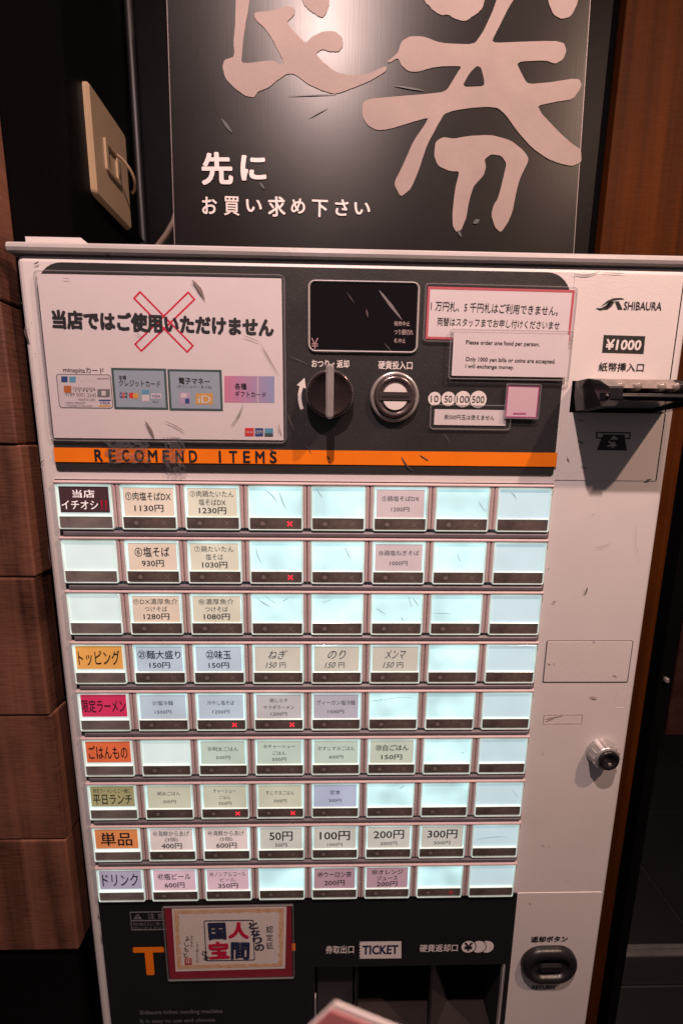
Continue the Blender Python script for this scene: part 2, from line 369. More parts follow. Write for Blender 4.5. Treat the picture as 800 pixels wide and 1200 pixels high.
# trim strip in the corner of the black walls
cn = MB(); cn.lathe(0, 0, [(0.004, 0)], 'blackp') if False else None
def rod(mb, pts, r, k, n=10):
    rs = []
    for i, p in enumerate(pts):
        a = Vector(pts[max(i-1, 0)]); b = Vector(pts[min(i+1, len(pts)-1)]); d = (b-a).normalized()
        u = d.cross(Vector((0.13, 0.21, 0.97))).normalized(); v = d.cross(u)
        rs.append([tuple(Vector(p)+u*(r*math.cos(2*math.pi*t/n))+v*(r*math.sin(2*math.pi*t/n))) for t in range(n)])
    mb.rings(rs, k, True, True, True)
M['gloss'] = mat('gloss_black_conduit', (0.006, 0.006, 0.0058), 0.5)
a, b = FX(148, 5, WX+0.006), FX(157, 200, WX+0.006)
mb = MB(); ya = (a.y+b.y)/2
rod(mb, [(0, 0, z) for z in (0, 0.25, 0.5, 0.75, 1.2)], 0.0055, 'gloss')
o = mb.build('conduit'); o.location = (WX+0.0065, YB-0.0065, ZB+0.2075); tag(o, 'thin glossy black conduit running up the black side wall behind the socket plate', 'conduit')
# beige wall plate on the side wall
y0, y1 = FX(106, 160, WX+0.004).y, FX(149, 200, WX+0.004).y
z1, z0 = FX(107, 101, WX+0.004).z, FX(113, 229, WX+0.004).z
wp = empty('wall_plate', (WX, (y0+y1)/2, (z0+z1)/2), 'beige blank socket plate with a cord hook, on the black side wall', 'wall plate')
hw, hh = (y1-y0)/2, (z1-z0)/2
mb = MB(); mb.slab(-hw, -hh, hw, hh, 0.006, -0.0058, 0, 'beige', 0.0025)
R90 = Matrix.Rotation(rad(90), 4, 'Z')
mb.build('plate', wp, R90)
mb = MB(); mb.frame((-0.016, -0.016, 0.014, 0.016), (-0.010, -0.011, 0.008, 0.011), 0.002, 0.001, -0.0078, -0.0055, 'beige'); mb.build('bracket', wp, R90)
mb = MB(); rod(mb, [(0.009+0.011*math.sin(t)+0.004, -0.004+0.030*t/3, 0.006*math.cos(t*1.3)-0.012*t/3) for t in [i*0.3 for i in range(11)]], 0.0015, 'beige')
mb.build('cord_loop', wp)
# cable leaning in the back corner
M['cable'] = mat('grey_cable', (0.16, 0.11, 0.09), 0.5)
a, b = F(184, 290, 0.18), F(232, 200, 0.18)
mb = MB(); rod(mb, [tuple(a+(b-a)*t/6+Vector((0.004*math.sin(t), 0, 0))) for t in range(-1, 9)], 0.0032, 'cable')
o = mb.build('cable'); tag(o, 'grey cable rising from the machine top behind the black plaque', 'cable')

# ------------------------------------------------------------------ ticket machine
TM = empty('ticket_machine', ((XL+XR)/2, 0.12, 0), 'cream ticket vending machine with nine rows of lit menu buttons', 'vending machine')
OFF = Matrix.Translation(-Vector(TM.location))
def P(mb, name, parent=None, label=None, bevel=0):
    """link a mesh written in world coordinates as part of the machine"""
    if parent is None: return mb.build(name, TM, OFF, label, bevel)
    return mb.build(name, parent, None, label, bevel)
PU, PV = 0.0523, 0.046959                      # pitch of the button grid
GX0, GX1 = -0.0008, PU*8-0.0055
GZ1, GZ0 = ZB+0.0035, ZB-PV*8-0.0385
hx = bx(368, 1130, 588, 1200); H0, H1, HZ1 = hx[0], hx[2], F(480, 1130).z; HZ0 = ZB-0.68
sl = (F(668, 464).x, F(720, 484).z, F(782, 464).x, F(720, 447).z)

mb = MB(); mb.box(XL, XR, 0.0, 0.25, 0.05, ZT, 'panel')
cab = P(mb, 'cabinet', bevel=0.006); cab.modifiers['b'].segments = 4
cut = MB()
cut.box(GX0-0.0006, GX1+0.0006, -0.1, 0.010, GZ0-0.0004, GZ1+0.0004, 'ledge')
cut.box(H0, H1, -0.1, 0.075, HZ0, HZ1, 'hole')
cut.box(sl[0], sl[2], -0.1, 0.05, sl[1], sl[3], 'hole')
co = cut.build('cutter'); co.location = TM.location * -1
dg = bpy.context.evaluated_depsgraph_get()
co.location = (0, 0, 0); co.parent = None
co.matrix_world = Matrix.Identity(4)
bo = cab.modifiers.new('cut', 'BOOLEAN'); bo.operation = 'DIFFERENCE'; bo.object = co; bo.solver = 'EXACT'
try: bo.material_mode = 'TRANSFER'
except Exception: pass
bpy.context.view_layer.update(); dg = bpy.context.evaluated_depsgraph_get()
me = bpy.data.meshes.new_from_object(cab.evaluated_get(dg)); cab.modifiers.clear(); cab.data = me
bpy.data.objects.remove(co)
mb = MB(); mb.slab(XL+0.01, 0.0, XR-0.01, 0.05, 0.001, 0.02, 0.24, 'blackp'); P(mb, 'base')

# grey rim along the top edge
mb = MB(); zr = ZT
prof = [(0.010, 0.0), (-0.0012, 0.0), (-0.0026, 0.0010), (-0.0034, 0.0032), (-0.0030, 0.0056), (-0.0014, 0.0072), (0.010, 0.0074)]
mb.rings([[(x, y, zr-0.0005+z) for y, z in prof][::-1] for x in (XL-0.0028, XL-0.0018, XR+0.003)], 'trim', True, True)
P(mb, 'top_rim')
mb = MB(); mb.box(XL, XR, 0.0105, 0.254, ZT+0.0002, ZT+0.0045, 'trim'); P(mb, 'top_sheet')
lx = F(95, 280, 0.012).x; ch = F(50, 277.5, 0.012).z-(ZT+0.0045)
mb = MB(); zt = ZT+0.0045
prof = [(XL+0.002, 0.0), (lx+0.015, 0.0), (lx, ch), (XL+0.002, ch)]
mb.rings([[(x, y, zt+z) for x, z in prof][::-1] for y in (0.012, 0.09)], 'plate', True, True); 
o = P(mb, 'end_cap', bevel=0.0005)

# charcoal header panel, corners rounded at the top
q = F(46, 308), F(668, 319), F(63, 554), F(650, 555)
HX0, HX1, HZ_1, HZ_0 = (q[0].x+q[2].x)/2, (q[1].x+q[3].x)/2, (q[0].z+q[1].z)/2, (q[2].z+q[3].z)/2
def head_outline(y, ins=0.0):
    pts = []
    for cx, cz, a0, r in ((HX1, HZ_1, 0, 0.020), (HX0, HZ_1, 90, 0.020), (HX0, HZ_0, 180, 0.003), (HX1, HZ_0, 270, 0.003)):
        r = r; sx = -1 if cx == HX1 else 1; sz = -1 if cz == HZ_1 else 1
        for i in range(9):
            a = rad(a0+90*i/8); pts.append((cx+sx*r+(r-ins)*math.cos(a), y, cz+sz*r+(r-ins)*math.sin(a)))
    return pts
mb = MB(); mb.rings([head_outline(0.0), head_outline(-0.0006), head_outline(-0.0008, 0.0003)], 'char', False, True)
P(mb, 'header_panel')
mb = MB()
nx = 0; z = HZ_0+0.012; row = 0
while z < HZ_1-0.003:
    x = HX0+0.006+(0.0045 if row % 2 else 0)
    while x < HX1-0.003:
        d = 0.00042
        mb.poly([(x-d, -0.00095, z), (x, -0.00095, z-d), (x+d, -0.00095, z), (x, -0.00095, z+d)], 'dot'); x += 0.009
    z += 0.0068; row += 1
P(mb, 'printed_dots')
# orange band and its lettering
q = F(64.5, 527).z, F(651, 529).z, F(67, 541).z, F(650, 546.5).z
bz1, bz0 = F(358, 527.5).z, F(358, 544).z
mb = MB(); mb.box(F(65, 534).x, F(651, 537).x, -0.0014, -0.0008, bz0, bz1, 'orange')
P(mb, 'orange_band')
mb = MB()
def spread(mb, st, xs0, xs1, y0, y1, k, Y, bold=0.0, wfrac=0.62):
    """letterspaced: every letter set on its own"""
    n = len(st); a = F(xs0, (y0+y1)/2, Y).x; b = F(xs1, (y0+y1)/2, Y).x; step = (b-a)/(n-1+wfrac)
    z1, z0 = F((xs0+xs1)/2, y0, Y).z, F((xs0+xs1)/2, y1, Y).z
    for i, ch in enumerate(st):
        if ch == ' ': continue
        ww = step*wfrac*(0.28 if ch in 'I1' else 1.15 if ch in 'MO' else 0.85 if ch in 'ECS' else 1.0)
        c = a+step*(i+wfrac/2); mb.text(ch, c-ww/2, z0, c+ww/2, z1, Y, k, bold)
spread(mb, 'RECOMEND ITEMS', 111, 325, 527.5, 542, 'ink', -0.0016, 0.030)
P(mb, 'band_lettering')
# display window
d = bx(361, 330, 490, 414)
mb = MB(); mb.frame((d[0], d[1], d[2], d[3]), (d[0]+0.0015, d[1]+0.0015, d[2]-0.0015, d[3]-0.0015), 0.0055, 0.004, -0.0024, 0, 'trim')
dw = P(mb, 'display_frame')
mb = MB(); mb.slab(d[0]+0.0018, d[1]+0.0018, d[2]-0.0018, d[3]-0.0018, 0.004, -0.0016, 0.0, 'glass', 0.0003)
ptext(mb, '¥', 364.5, 396, 373, 409, 'dotw', -0.0019, 0.01) if False else None
M['dispw'] = mat('display_lettering', (0.42, 0.33, 0.33), 0.5)
M['dispr'] = mat('display_lettering_rose', (0.34, 0.20, 0.22), 0.5)
ptext(mb, '¥', 364.5, 396, 373, 409, 'dispr', -0.0019, 0.0)
ptext(mb, '発売中止', 461.5, 376.5, 480, 382, 'dispw', -0.0019, 0.01)
ptext(mb, 'つり銭切れ', 461.5, 386, 484, 392.5, 'dispw', -0.0019, 0.01)
ptext(mb, '札中止', 461.5, 396.5, 475, 402, 'dispw', -0.0019, 0.01)
sliver(mb, 444, 340, 471, 375, 5.5, 'scuffl', -0.00175)
for s_ in ((406, 342, 415, 355, 1.2), (429, 362, 431, 372, 3), (450, 402, 461, 415, 1.5)): sliver(mb, *s_, 'scuff', -0.00175)
mb.build('display_glass', dw)
# printed lettering on the header
mb = MB(); Y = -0.0010
ptext(mb, 'おつり・返却', 365, 421.5, 409, 431, 'white_print', Y, 0.025)
ptext(mb, '硬貨投入口', 443, 423, 483, 433, 'white_print', Y, 0.025)
def disc(mb, x, y, rpx, k, Y, n=28, sx=1.0):
    c = F(x, y, Y); r = abs(F(x+rpx, y, Y).x-c.x); mb.poly([(c.x+r*sx*math.cos(2*math.pi*i/n), Y, c.z+r*math.sin(2*math.pi*i/n)) for i in range(n)], k)
P(mb, 'dial_lettering'); mb = MB()
for i, (x, t, r) in enumerate(((509, '10', 7.7), (525, '50', 8.2), (542, '100', 9.3), (560, '500', 9.8))):
    yy = 467.2+i*0.3; yk = Y-0.00006*i
    disc(mb, x, yy, r+1.0, 'char', yk-0.00003); disc(mb, x, yy, r, 'white_print', yk-0.00006)
    wd = 4.4 if len(t) == 2 else 7.2
    ptext(mb, t, x-wd, yy-4.0, x+wd, yy+4.0, 'ink', yk-0.0003, -0.004)
P(mb, 'coin_values'); mb = MB()
# curved arrow left of the return knob
c = F(385.5, 466, Y); pts_o = []; pts_i = []
for i in range(9):
    a = rad(203-(203-160)*i/8); pts_o.append((c.x+0.0250*math.cos(a), Y, c.z+0.0250*math.sin(a))); pts_i.append((c.x+0.0222*math.cos(a), Y, c.z+0.0222*math.sin(a)))
for i in range(8): mb.poly([pts_o[i], pts_i[i], pts_i[i+1], pts_o[i+1]][::-1], 'white_print')
a = rad(160); t = Vector((math.sin(a), 0, -math.cos(a))); r_ = Vector((math.cos(a), 0, math.sin(a))); cc = Vector((c.x, Y, c.z))
mb.poly([tuple(cc+r_*0.0275), tuple(cc+r_*0.0236+t*0.0075), tuple(cc+r_*0.0197)], 'white_print')
P(mb, 'turn_arrow')
# return knob
c = F(386.5, 463); kr = 0.0180
mb = MB()
prof = [(kr+0.0008, 0.0), (kr+0.0008, -0.001), (kr, -0.0018), (kr, -0.0085), (kr-0.0006, -0.0095), (kr-0.0022, -0.0095), (kr-0.0030, -0.0088), (0.004, -0.0088)]
mb.lathe(c.x, c.z, prof, 'knobm', 60)
kn = P(mb, 'return_knob')
mb = MB(); mb.slab(c.x-0.0030, c.z-0.0198, c.x+0.0030, c.z+0.0205, 0.0029, -0.0215, -0.0088, 'chrome', 0.0014, seg=6)
mb.build('grip', kn)
mb = MB()
for i in range(60):
    a = 2*math.pi*i/60; x, z = c.x+kr*math.cos(a), c.z+kr*math.sin(a); s_ = 0.0004
    mb.box(x-s_, x+s_, -0.0085, -0.0022, z-s_, z+s_, 'chrome')
ko = mb.build('knurling', kn); ko['kind'] = 'stuff'
# coin slot
c = F(461.5, 466); R0 = 0.0197
mb = MB(); mb.lathe(c.x, c.z, [(R0, 0), (R0, -0.003), (R0-0.0008, -0.0042), (R0-0.0024, -0.0044), (R0-0.0030, -0.0036), (R0-0.0032, -0.0026)], 'chrome', 56, cap=False)
cs = P(mb, 'coin_slot')
mb = MB(); mb.lathe(c.x, c.z, [(R0-0.0031, -0.0010), (R0-0.0034, -0.0050), (R0-0.0042, -0.0064), (R0-0.0060, -0.0066), (R0-0.0072, -0.0056), (0.001, -0.0054)], 'chromed', 56)
mb.build('slot_plate', cs)
mb = MB()
for sgn in (1, -1):
    pts = []
    h0, rr_ = 0.0032, 0.0098
    a0 = math.asin(h0/rr_)
    for i in range(15):
        a = a0+(math.pi-2*a0)*i/14; pts.append((c.x+rr_*math.cos(a), -0.0068, c.z+sgn*(rr_*math.sin(a)+0.0004)))
    if sgn < 0: pts = pts[::-1]
    back = [(x, -0.0053, z) for x, y, z in pts]
    mb.rings([back, pts], 'white_print', False, True)
mb.build('slot_inset', cs)
mb = MB(); mb.box(c.x-0.0125, c.x+0.0125, -0.0068, -0.0053, c.z-0.0026, c.z+0.0026, 'chromed')
mb.box(c.x-0.0112, c.x+0.0112, -0.0070, -0.0066, c.z-0.0008, c.z+0.0008, 'hole'); mb.build('slot_bar', cs)

# ---------------- bill inlet plate on the right
pz1, pz0 = F(725, 322).z, F(720, 563).z
px0, px1 = HX1+0.0018, F(784, 440).x
mb = MB()
o_ = (px0, pz0, px1, pz1)
mb.slab(px0, sl[3]+0.0002, px1, pz1, 0.010, -0.0010, 0.0002, 'plate', 0.0005)
mb.slab(px0, pz0, px1, sl[1]-0.0002, 0.006, -0.0010, 0.0002, 'plate', 0.0005)
mb.box(px0, sl[0]-0.0002, -0.0010, 0.0002, sl[1]-0.01, sl[3]+0.012, 'plate'); mb.box(sl[2]+0.0002, px1, -0.0010, 0.0002, sl[1]-0.01, sl[3]+0.012, 'plate')
mb2 = MB()
def rect_hole(mb, o, i, yf, yb, k):
    """plate with a rectangular hole, one shell"""
    xs = [o[0], i[0], i[2], o[2]]; zz = [o[1], i[1], i[3], o[3]]
    vs = [(x, yf, z) for z in zz for x in xs]
    fs = [(r*4+c_, r*4+c_+1, (r+1)*4+c_+1, (r+1)*4+c_) for r in range(3) for c_ in range(3) if not (r == 1 and c_ == 1)]
    mb.add(vs, fs, k)
    for (a, b) in (((o[0], o[1]), (o[2], o[1])), ((o[2], o[1]), (o[2], o[3])), ((o[2], o[3]), (o[0], o[3])), ((o[0], o[3]), (o[0], o[1]))):
        mb.add([(a[0], yf, a[1]), (a[0], yb, a[1]), (b[0], yb, b[1]), (b[0], yf, b[1])], [(0, 1, 2, 3)], k)
rect_hole(mb2, o_, sl, -0.0004, 0.0002, 'plate')
bp = P(mb2, 'bill_plate', bevel=0.0)
sm = MB(); sm.frame((px0-0.0004, pz0-0.0004, px1+0.0004, pz1+0.0004), (px0, pz0, px1, pz1), 0.009, 0.009, -0.0001, 0.0003, 'inkgrey', 0.0001)
# seam shadow line painted as a dark grey strip, not built, below and beside the plate
mb = MB(); Y = -0.0007
ptext(mb, 'SHIBAURA', 730.5, 353.5, 775, 363.5, 'ink', Y, 0.012, rot=0.0)
lg = [((698, 362), (706, 356), (718, 350), (729, 349), (722, 354), (712, 361), (705, 363)),]
def pxpoly(mb, pts, k, Y):
    v = [tuple(F(x, y, Y)) for x, y in pts]
    ar = sum(v[i][0]*v[(i+1) % len(v)][2]-v[(i+1) % len(v)][0]*v[i][2] for i in range(len(v)))
    if ar < 0: v = v[::-1]
    mb.poly(v, k)
for pg in (((697, 361), (703, 363.5), (709, 362), (714, 357), (718, 352.5), (714, 353), (709, 358), (704, 361)),
           ((703, 359.5), (711, 352.5), (718, 349.5), (727, 349), (732, 350.5), (724, 350.8), (717, 352), (711, 355)),
           ((714, 353.5), (720, 353), (716, 359), (711, 362.5), (708, 362.8)),
           ((720, 353), (724.5, 353), (729, 362.5), (723.5, 362.5))): pxpoly(mb, pg, 'ink', Y)
P(mb, 'maker_logo'); mb = MB()
pxpoly(mb, ((707, 392.5), (755.5, 394), (753.5, 414.5), (705, 413)), 'char', Y+0.00005)
ptext(mb, '¥1000', 709.5, 397.5, 751, 410.5, 'white_print', Y-0.0001, 0.032, shear=0.06)
P(mb, 'value_mark'); mb = MB()
ptext(mb, '紙幣挿入口', 701, 425, 754, 435.5, 'ink', Y, 0.012)
P(mb, 'inlet_lettering'); mb = MB()
# bill pictogram
pxpoly(mb, ((698, 506), (738.5, 506.5), (738.3, 508), (698, 507.5)), 'ink', Y); pxpoly(mb, ((698, 512.5), (738, 513), (738, 514.5), (698, 514)), 'ink', Y)
pxpoly(mb, ((698, 507), (699.5, 507), (699.5, 513), (698, 513)), 'ink', Y); pxpoly(mb, ((737, 507.5), (738.4, 507.5), (738.2, 513.5), (736.8, 513.5)), 'ink', Y)
pxpoly(mb, ((706.5, 509), (731, 509.3), (734, 528), (698.8, 527.5)), 'ink', Y-0.0001)
pxpoly(mb, ((719, 510.5), (724, 515), (714, 515)), 'plate', Y-0.0002)
ptext(mb, '¥', 713, 515.5, 720.5, 526.5, 'plate', Y-0.0003, 0.02, rot=rad(80))
P(mb, 'bill_pictogram')
# bill mouth: tray, cheeks and grey upper jaw
zc = (sl[1]+sl[3])/2
mb = MB()
prof = [(0.03, zc+0.000), (-0.033, zc-0.0005), (-0.0385, zc-0.0015), (-0.040, zc-0.0040), (-0.037, zc-0.0065), (0.03, zc-0.0135)]
mb.rings([[(x, y, z) for y, z in prof][::-1] for x in (sl[0]+0.004, sl[2]-0.004)], 'glossb', True, True)
ac = P(mb, 'bill_tray', bevel=0.0007)
for sgn, xs in ((1, sl[0]+0.0012), (-1, sl[2]-0.0012)):
    mb = MB(); rsx = []
    outl = [(0.03, zc+0.0125), (-0.020, zc+0.0115), (-0.030, zc+0.0088), (-0.039, zc+0.003), (-0.0405, zc-0.006), (-0.034, zc-0.0100), (0.03, zc-0.0138)]
    def shift(y): return 0.0035*max(0, (-y-0.018))/0.02
    ra = [(xs+sgn*shift(y)*1.2, y, z) for y, z in outl]; rb = [(xs+sgn*(0.0105+shift(y)), y, z) for y, z in outl]
    rs = [ra, rb] if sgn > 0 else [rb, ra]
    mb.rings([r[::-1] for r in rs], 'glossb', True, True)
    mb.build('cheek', ac, bevel=0.0009)
M['jaw'] = mat('smoky_clear_plastic', (0.34, 0.28, 0.25), 0.2, coat=0.5, var=0.4, vscale=60)
mb = MB()
prof = [(0.03, zc+0.0125), (-0.018, zc+0.0118), (-0.026, zc+0.004), (0.03, zc+0.003)]
mb.rings([[(x, y, z) for y, z in prof][::-1] for x in (sl[0]+0.012, sl[2]-0.012)], 'jaw', True, True)
mb.build('upper_jaw', ac, bevel=0.0006)
mb = MB()
for t in (0.28, 0.45, 0.68, 0.82):
    x = sl[0]+(sl[2]-sl[0])*t; mb.lathe(x, zc+0.0052, [(0.0034, -0.016), (0.0034, -0.0255), (0.0022, -0.0268), (0.0006, -0.0270)], 'jaw', 16)
mb.build('guide_roller', ac)

# ---------------- panel details on the right
def plate_px(name, x0, y0, x1, y1, k='plate', h=0.0006, r=0.0015):
    a = bx(x0, y0, x1, y1); mb = MB()
    mb.slab(a[0], a[1], a[2], a[3], r, -0.0004, 0.0005, 'inkgrey')
    mb.slab(a[0]+0.0007, a[1]+0.0007, a[2]-0.0007, a[3]-0.0007, r*0.8, -h, 0, k, 0.0003)
    return P(mb, name), a
plate_px('access_cover', 637.5, 750.5, 738, 799.5)
a = (GX1+0.004, ZB-0.70, F(698, 1100).x, F(650, 1045.5).z)
mb = MB(); mb.slab(a[0], a[1], a[2], a[3], 0.003, -0.0005, 0.0003, 'plate', 0.0002); P(mb, 'lower_plate')
# worn sticker residue
mb = MB(); a = bx(636, 837, 682, 848)
M['resid'] = mat('sticker_residue', (0.50, 0.42, 0.40), 0.7, col2=(0.30, 0.24, 0.23), vscale=160)
mb.frame((a[0], a[1], a[2], a[3]), (a[0]+0.0006, a[1]+0.0005, a[2]-0.0006, a[3]-0.0005), 0.0003, 0.0002, -0.0003, 0.0, 'resid', 0.0001)
sliver(mb, 637, 843, 660, 838.5, 2.2, 'resid', -0.0004); sliver(mb, 638, 846, 650, 841, 2.0, 'resid', -0.0004)
P(mb, 'sticker_residue'); mb = MB(); a = bx(722, 790, 734, 830)
mb.frame((a[0], a[1], a[2], a[3]), (a[0]+0.0004, a[1]+0.0004, a[2]-0.0004, a[3]-0.0004), 0.0003, 0.0002, -0.0002, 0.0, 'plate', 0.0001)
P(mb, 'sticker_residue')
# lock
c = F(703, 880)
mb = MB(); mb.lathe(c.x, c.z, [(0.0140, 0), (0.0140, -0.0015), (0.0125, -0.0030), (0.0118, -0.0100), (0.0108, -0.0112), (0.0095, -0.0112)], 'chrome', 44, cap=False)
lk = P(mb, 'lock')
mb = MB(); mb.lathe(c.x, c.z, [(0.0096, -0.008), (0.0096, -0.0125), (0.0088, -0.0135), (0.0060, -0.0135), (0.0056, -0.0125), (0.0008, -0.0125)], 'blackp', 40)
mb.box(c.x-0.0008, c.x+0.0016, -0.0138, -0.0124, c.z-0.0042, c.z-0.0022, 'chrome'); mb.build('keyway', lk)
mb = MB()
for i in range(14):
    a = 2*math.pi*i/14; x, z = c.x+0.0121*math.cos(a), c.z+0.0121*math.sin(a)
    mb.box(x-0.0008, x+0.0008, -0.0098, -0.003, z-0.0008, z+0.0008, 'chrome')
mb.build('fluting', lk, bevel=0.0003)
# coin return button, lower right
a = bx(609, 1107, 673, 1145)
mb = MB(); A = [a[0], a[1], a[2], a[3]]; r = (a[3]-a[1])/2-0.0001
rs = [rr(*A, r, 0, 10), rr(*A, r, -0.004, 10)]
for ins, y in ((0.0012, -0.0062), (0.0035, -0.0078), (0.0070, -0.0080), (0.0088, -0.0065), (0.0096, -0.003)):
    rs.append(rr(A[0]+ins, A[1]+ins, A[2]-ins, A[3]-ins, r-ins, y, 10))
mb.rings(rs, 'blackp', False, True, True); rt = P(mb, 'return_button')
cx, cz = (a[0]+a[2])/2+0.001, (a[1]+a[3])/2-0.001
mb = MB(); mb.slab(cx-0.0125, cz-0.0052, cx+0.0125, cz+0.0052, 0.005, -0.0068, -0.003, 'blackp', 0.002, seg=7); mb.build('push_piece', rt)
mb = MB(); q_ = 0.0092; mb.slab(A[0]+q_, A[1]+q_, A[2]-q_, A[3]-q_, r-q_, -0.0036, -0.0022, 'hole', seg=8); mb.build('recess_dark', rt)  # black slab stands in for the dark of a deeper hole
mb = MB(); Y = -0.0011
ptext(mb, '返却ボタン', 622, 1097, 665, 1104, 'ink', Y, 0.03)
ptext(mb, 'RETURN', 623, 1155, 650, 1159.5, 'inkgrey', Y, 0.03)
pxpoly(mb, ((631, 1146), (634, 1146), (632.5, 1149), (636, 1150), (640, 1149.5), (639.5, 1147), (646, 1150.5), (639.5, 1153), (640, 1151.5), (634, 1152), (630, 1150)), 'ink', Y)
P(mb, 'return_lettering')

# ---------------- lower black panel with ticket outlet
lx0, lx1, lz1 = F(116, 1055).x, F(604.5, 1055).x, F(360, 1049).z
mb = MB()
o_ = (lx0, ZB-0.70, lx1, lz1); i_ = (H0, HZ0, H1, HZ1)
rect_hole(mb, o_, i_, -0.0012, 0.0, 'lowp'); P(mb, 'lower_panel')
mb = MB(); Y = -0.0014
ptext(mb, '券取出口', 381.5, 1108, 414.5, 1117.5, 'white_print', Y, 0.02)
P(mb, 'outlet_lettering'); mb = MB()
ptext(mb, '硬貨返却口', 491.5, 1106.5, 536, 1115.5, 'white_print', Y, 0.02)
P(mb, 'outlet_lettering'); mb = MB()
pts = [(470, 1103), (470, 1123), (421, 1123.5)]
for i in range(6):
    y = 1123.5-3.4*i; pts += [(421, y-0.8), (422.6, y-1.7), (421, y-2.6)]
pts += [(420.5, 1103.5)]
pxpoly(mb, pts, 'white_print', Y)
ptext(mb, 'TICKET', 424.5, 1107.5, 466.5, 1118.5, 'navy', Y-0.0002, 0.035)
P(mb, 'ticket_mark'); mb = MB()
for i, x in enumerate((570, 560.5, 548.5)):
    disc(mb, x, 1109.5, 9.6-0.2*(2-i), 'lowp', Y-0.00010*i-0.00002, sx=0.97); disc(mb, x, 1109.5, 8.4, 'white_print', Y-0.00010*i-0.00006, sx=0.97)
ptext(mb, '¥', 543.5, 1104.5, 553.5, 1114.5, 'ink', Y-0.0005, 0.035)
P(mb, 'coin_mark'); mb = MB()
# warning box
def lines_box(mb, x0, y0, x1, y1, wpx, k, Y):
    a = bx(x0, y0, x1, y1, Y); t = wpx*0.0009
    mb.frame((a[0], a[1], a[2], a[3]), (a[0]+t, a[1]+t, a[2]-t, a[3]-t), 0.0002, 0.0001, Y, Y+0.0003, k, 0.00003)
M['faint'] = mat('faint_grey_print', (0.16, 0.16, 0.165), 0.5)
lines_box(mb, 153, 1068.5, 213, 1090, 1.0, 'faint', Y); a = bx(153, 1078.5, 213, 1079.4, Y); mb.box(a[0], a[2], Y, Y+0.0003, a[1], a[3], 'faint')
pxpoly(mb, ((161.5, 1070.5), (167, 1077.3), (156, 1077.3)), 'faint', Y); ptext(mb, '!', 161, 1072.5, 162.2, 1076.6, 'lowp', Y-0.0002, 0.02)
ptext(mb, '注 意', 173, 1070, 193, 1077, 'faint', Y, 0.02)
ptext(mb, '取出口に手を入れ', 156, 1081, 208, 1084.6, 'faint', Y, 0.01); ptext(mb, 'ないでください', 156, 1085.8, 198, 1089.2, 'faint', Y, 0.01)
P(mb, 'warning_mark'); mb = MB()
ptext(mb, 'T', 157, 1109.5, 193.5, 1143, 'orange', Y, 0.035)
ptext(mb, 'ICKE', 200, 1109.5, 312, 1142, 'orange', Y, 0.035); 
pxpoly(mb, ((320, 1106), (346, 1105.5), (346, 1114), (320, 1114.5)), 'orange', Y)
P(mb, 'orange_lettering'); mb = MB()
ptext(mb, 'Shibaura ticket vending machine', 163.5, 1183, 261, 1189.5, 'faint', Y, 0.012)
ptext(mb, 'It is easy to use and choose', 164.5, 1193.5, 252, 1199.5, 'faint', Y, 0.012)
P(mb, 'slogan_lettering')
# inside the outlet
M['smoke'] = mat('smoky_black_acrylic', (0.009, 0.0085, 0.009), 0.12, coat=0.6, bump=0.05, bscale=30)
M['tan'] = mat('outlet_floor', (0.030, 0.021, 0.019), 0.5, var=0.4, vscale=18)
tx = bx(395, 1130, 420, 1190)
mb = MB(); mb.box(H0+0.0005, H1-0.0005, 0.072, 0.0745, HZ0+0.01, HZ1-0.001, 'blackp')
to = P(mb, 'ticket_outlet')
mb = MB(); mb.box(tx[2]-0.003, tx[2], 0.006, 0.071, HZ0+0.02, HZ1-0.0005, 'smoke'); mb.build('divider', to)
mb = MB(); mb.box(H0+0.001, tx[2]-0.004, 0.030, 0.033, HZ0+0.02, HZ1-0.0005, 'smoke'); mb.build('flap', to)
x2, x3 = F(505, 1150).x, F(556, 1150).x
mb = MB(); mb.add([(x2, 0.004, HZ0+0.02), (x2, 0.004, HZ1-0.001), (x3, 0.060, HZ1-0.001), (x3, 0.060, HZ0+0.02), (x2+0.003, 0.004, HZ0+0.02), (x2+0.003, 0.004, HZ1-0.001), (x3+0.003, 0.060, HZ1-0.001), (x3+0.003, 0.060, HZ0+0.02)],
    [(0, 1, 2, 3)[::-1], (4, 5, 6, 7), (0, 4, 5, 1)[::-1], (1, 5, 6, 2), (0, 3, 7, 4)], 'smoke'); mb.build('chute', to)
mb = MB(); zf = F(480, 1186, 0.03).z; mb.box(H0+0.001, H1-0.001, 0.002, 0.0715, HZ0+0.01, zf, 'tan'); mb.build('outlet_tray', to)
mb = MB(); mb.box(H1-0.0022, H1-0.0010, -0.0012, 0.003, HZ0+0.02, HZ1-0.0002, 'trim'); mb.box(H0+0.0008, H0+0.0018, -0.0012, 0.003, HZ0+0.02, F(370, 1168).z, 'trim'); mb.build('outlet_edge', to)

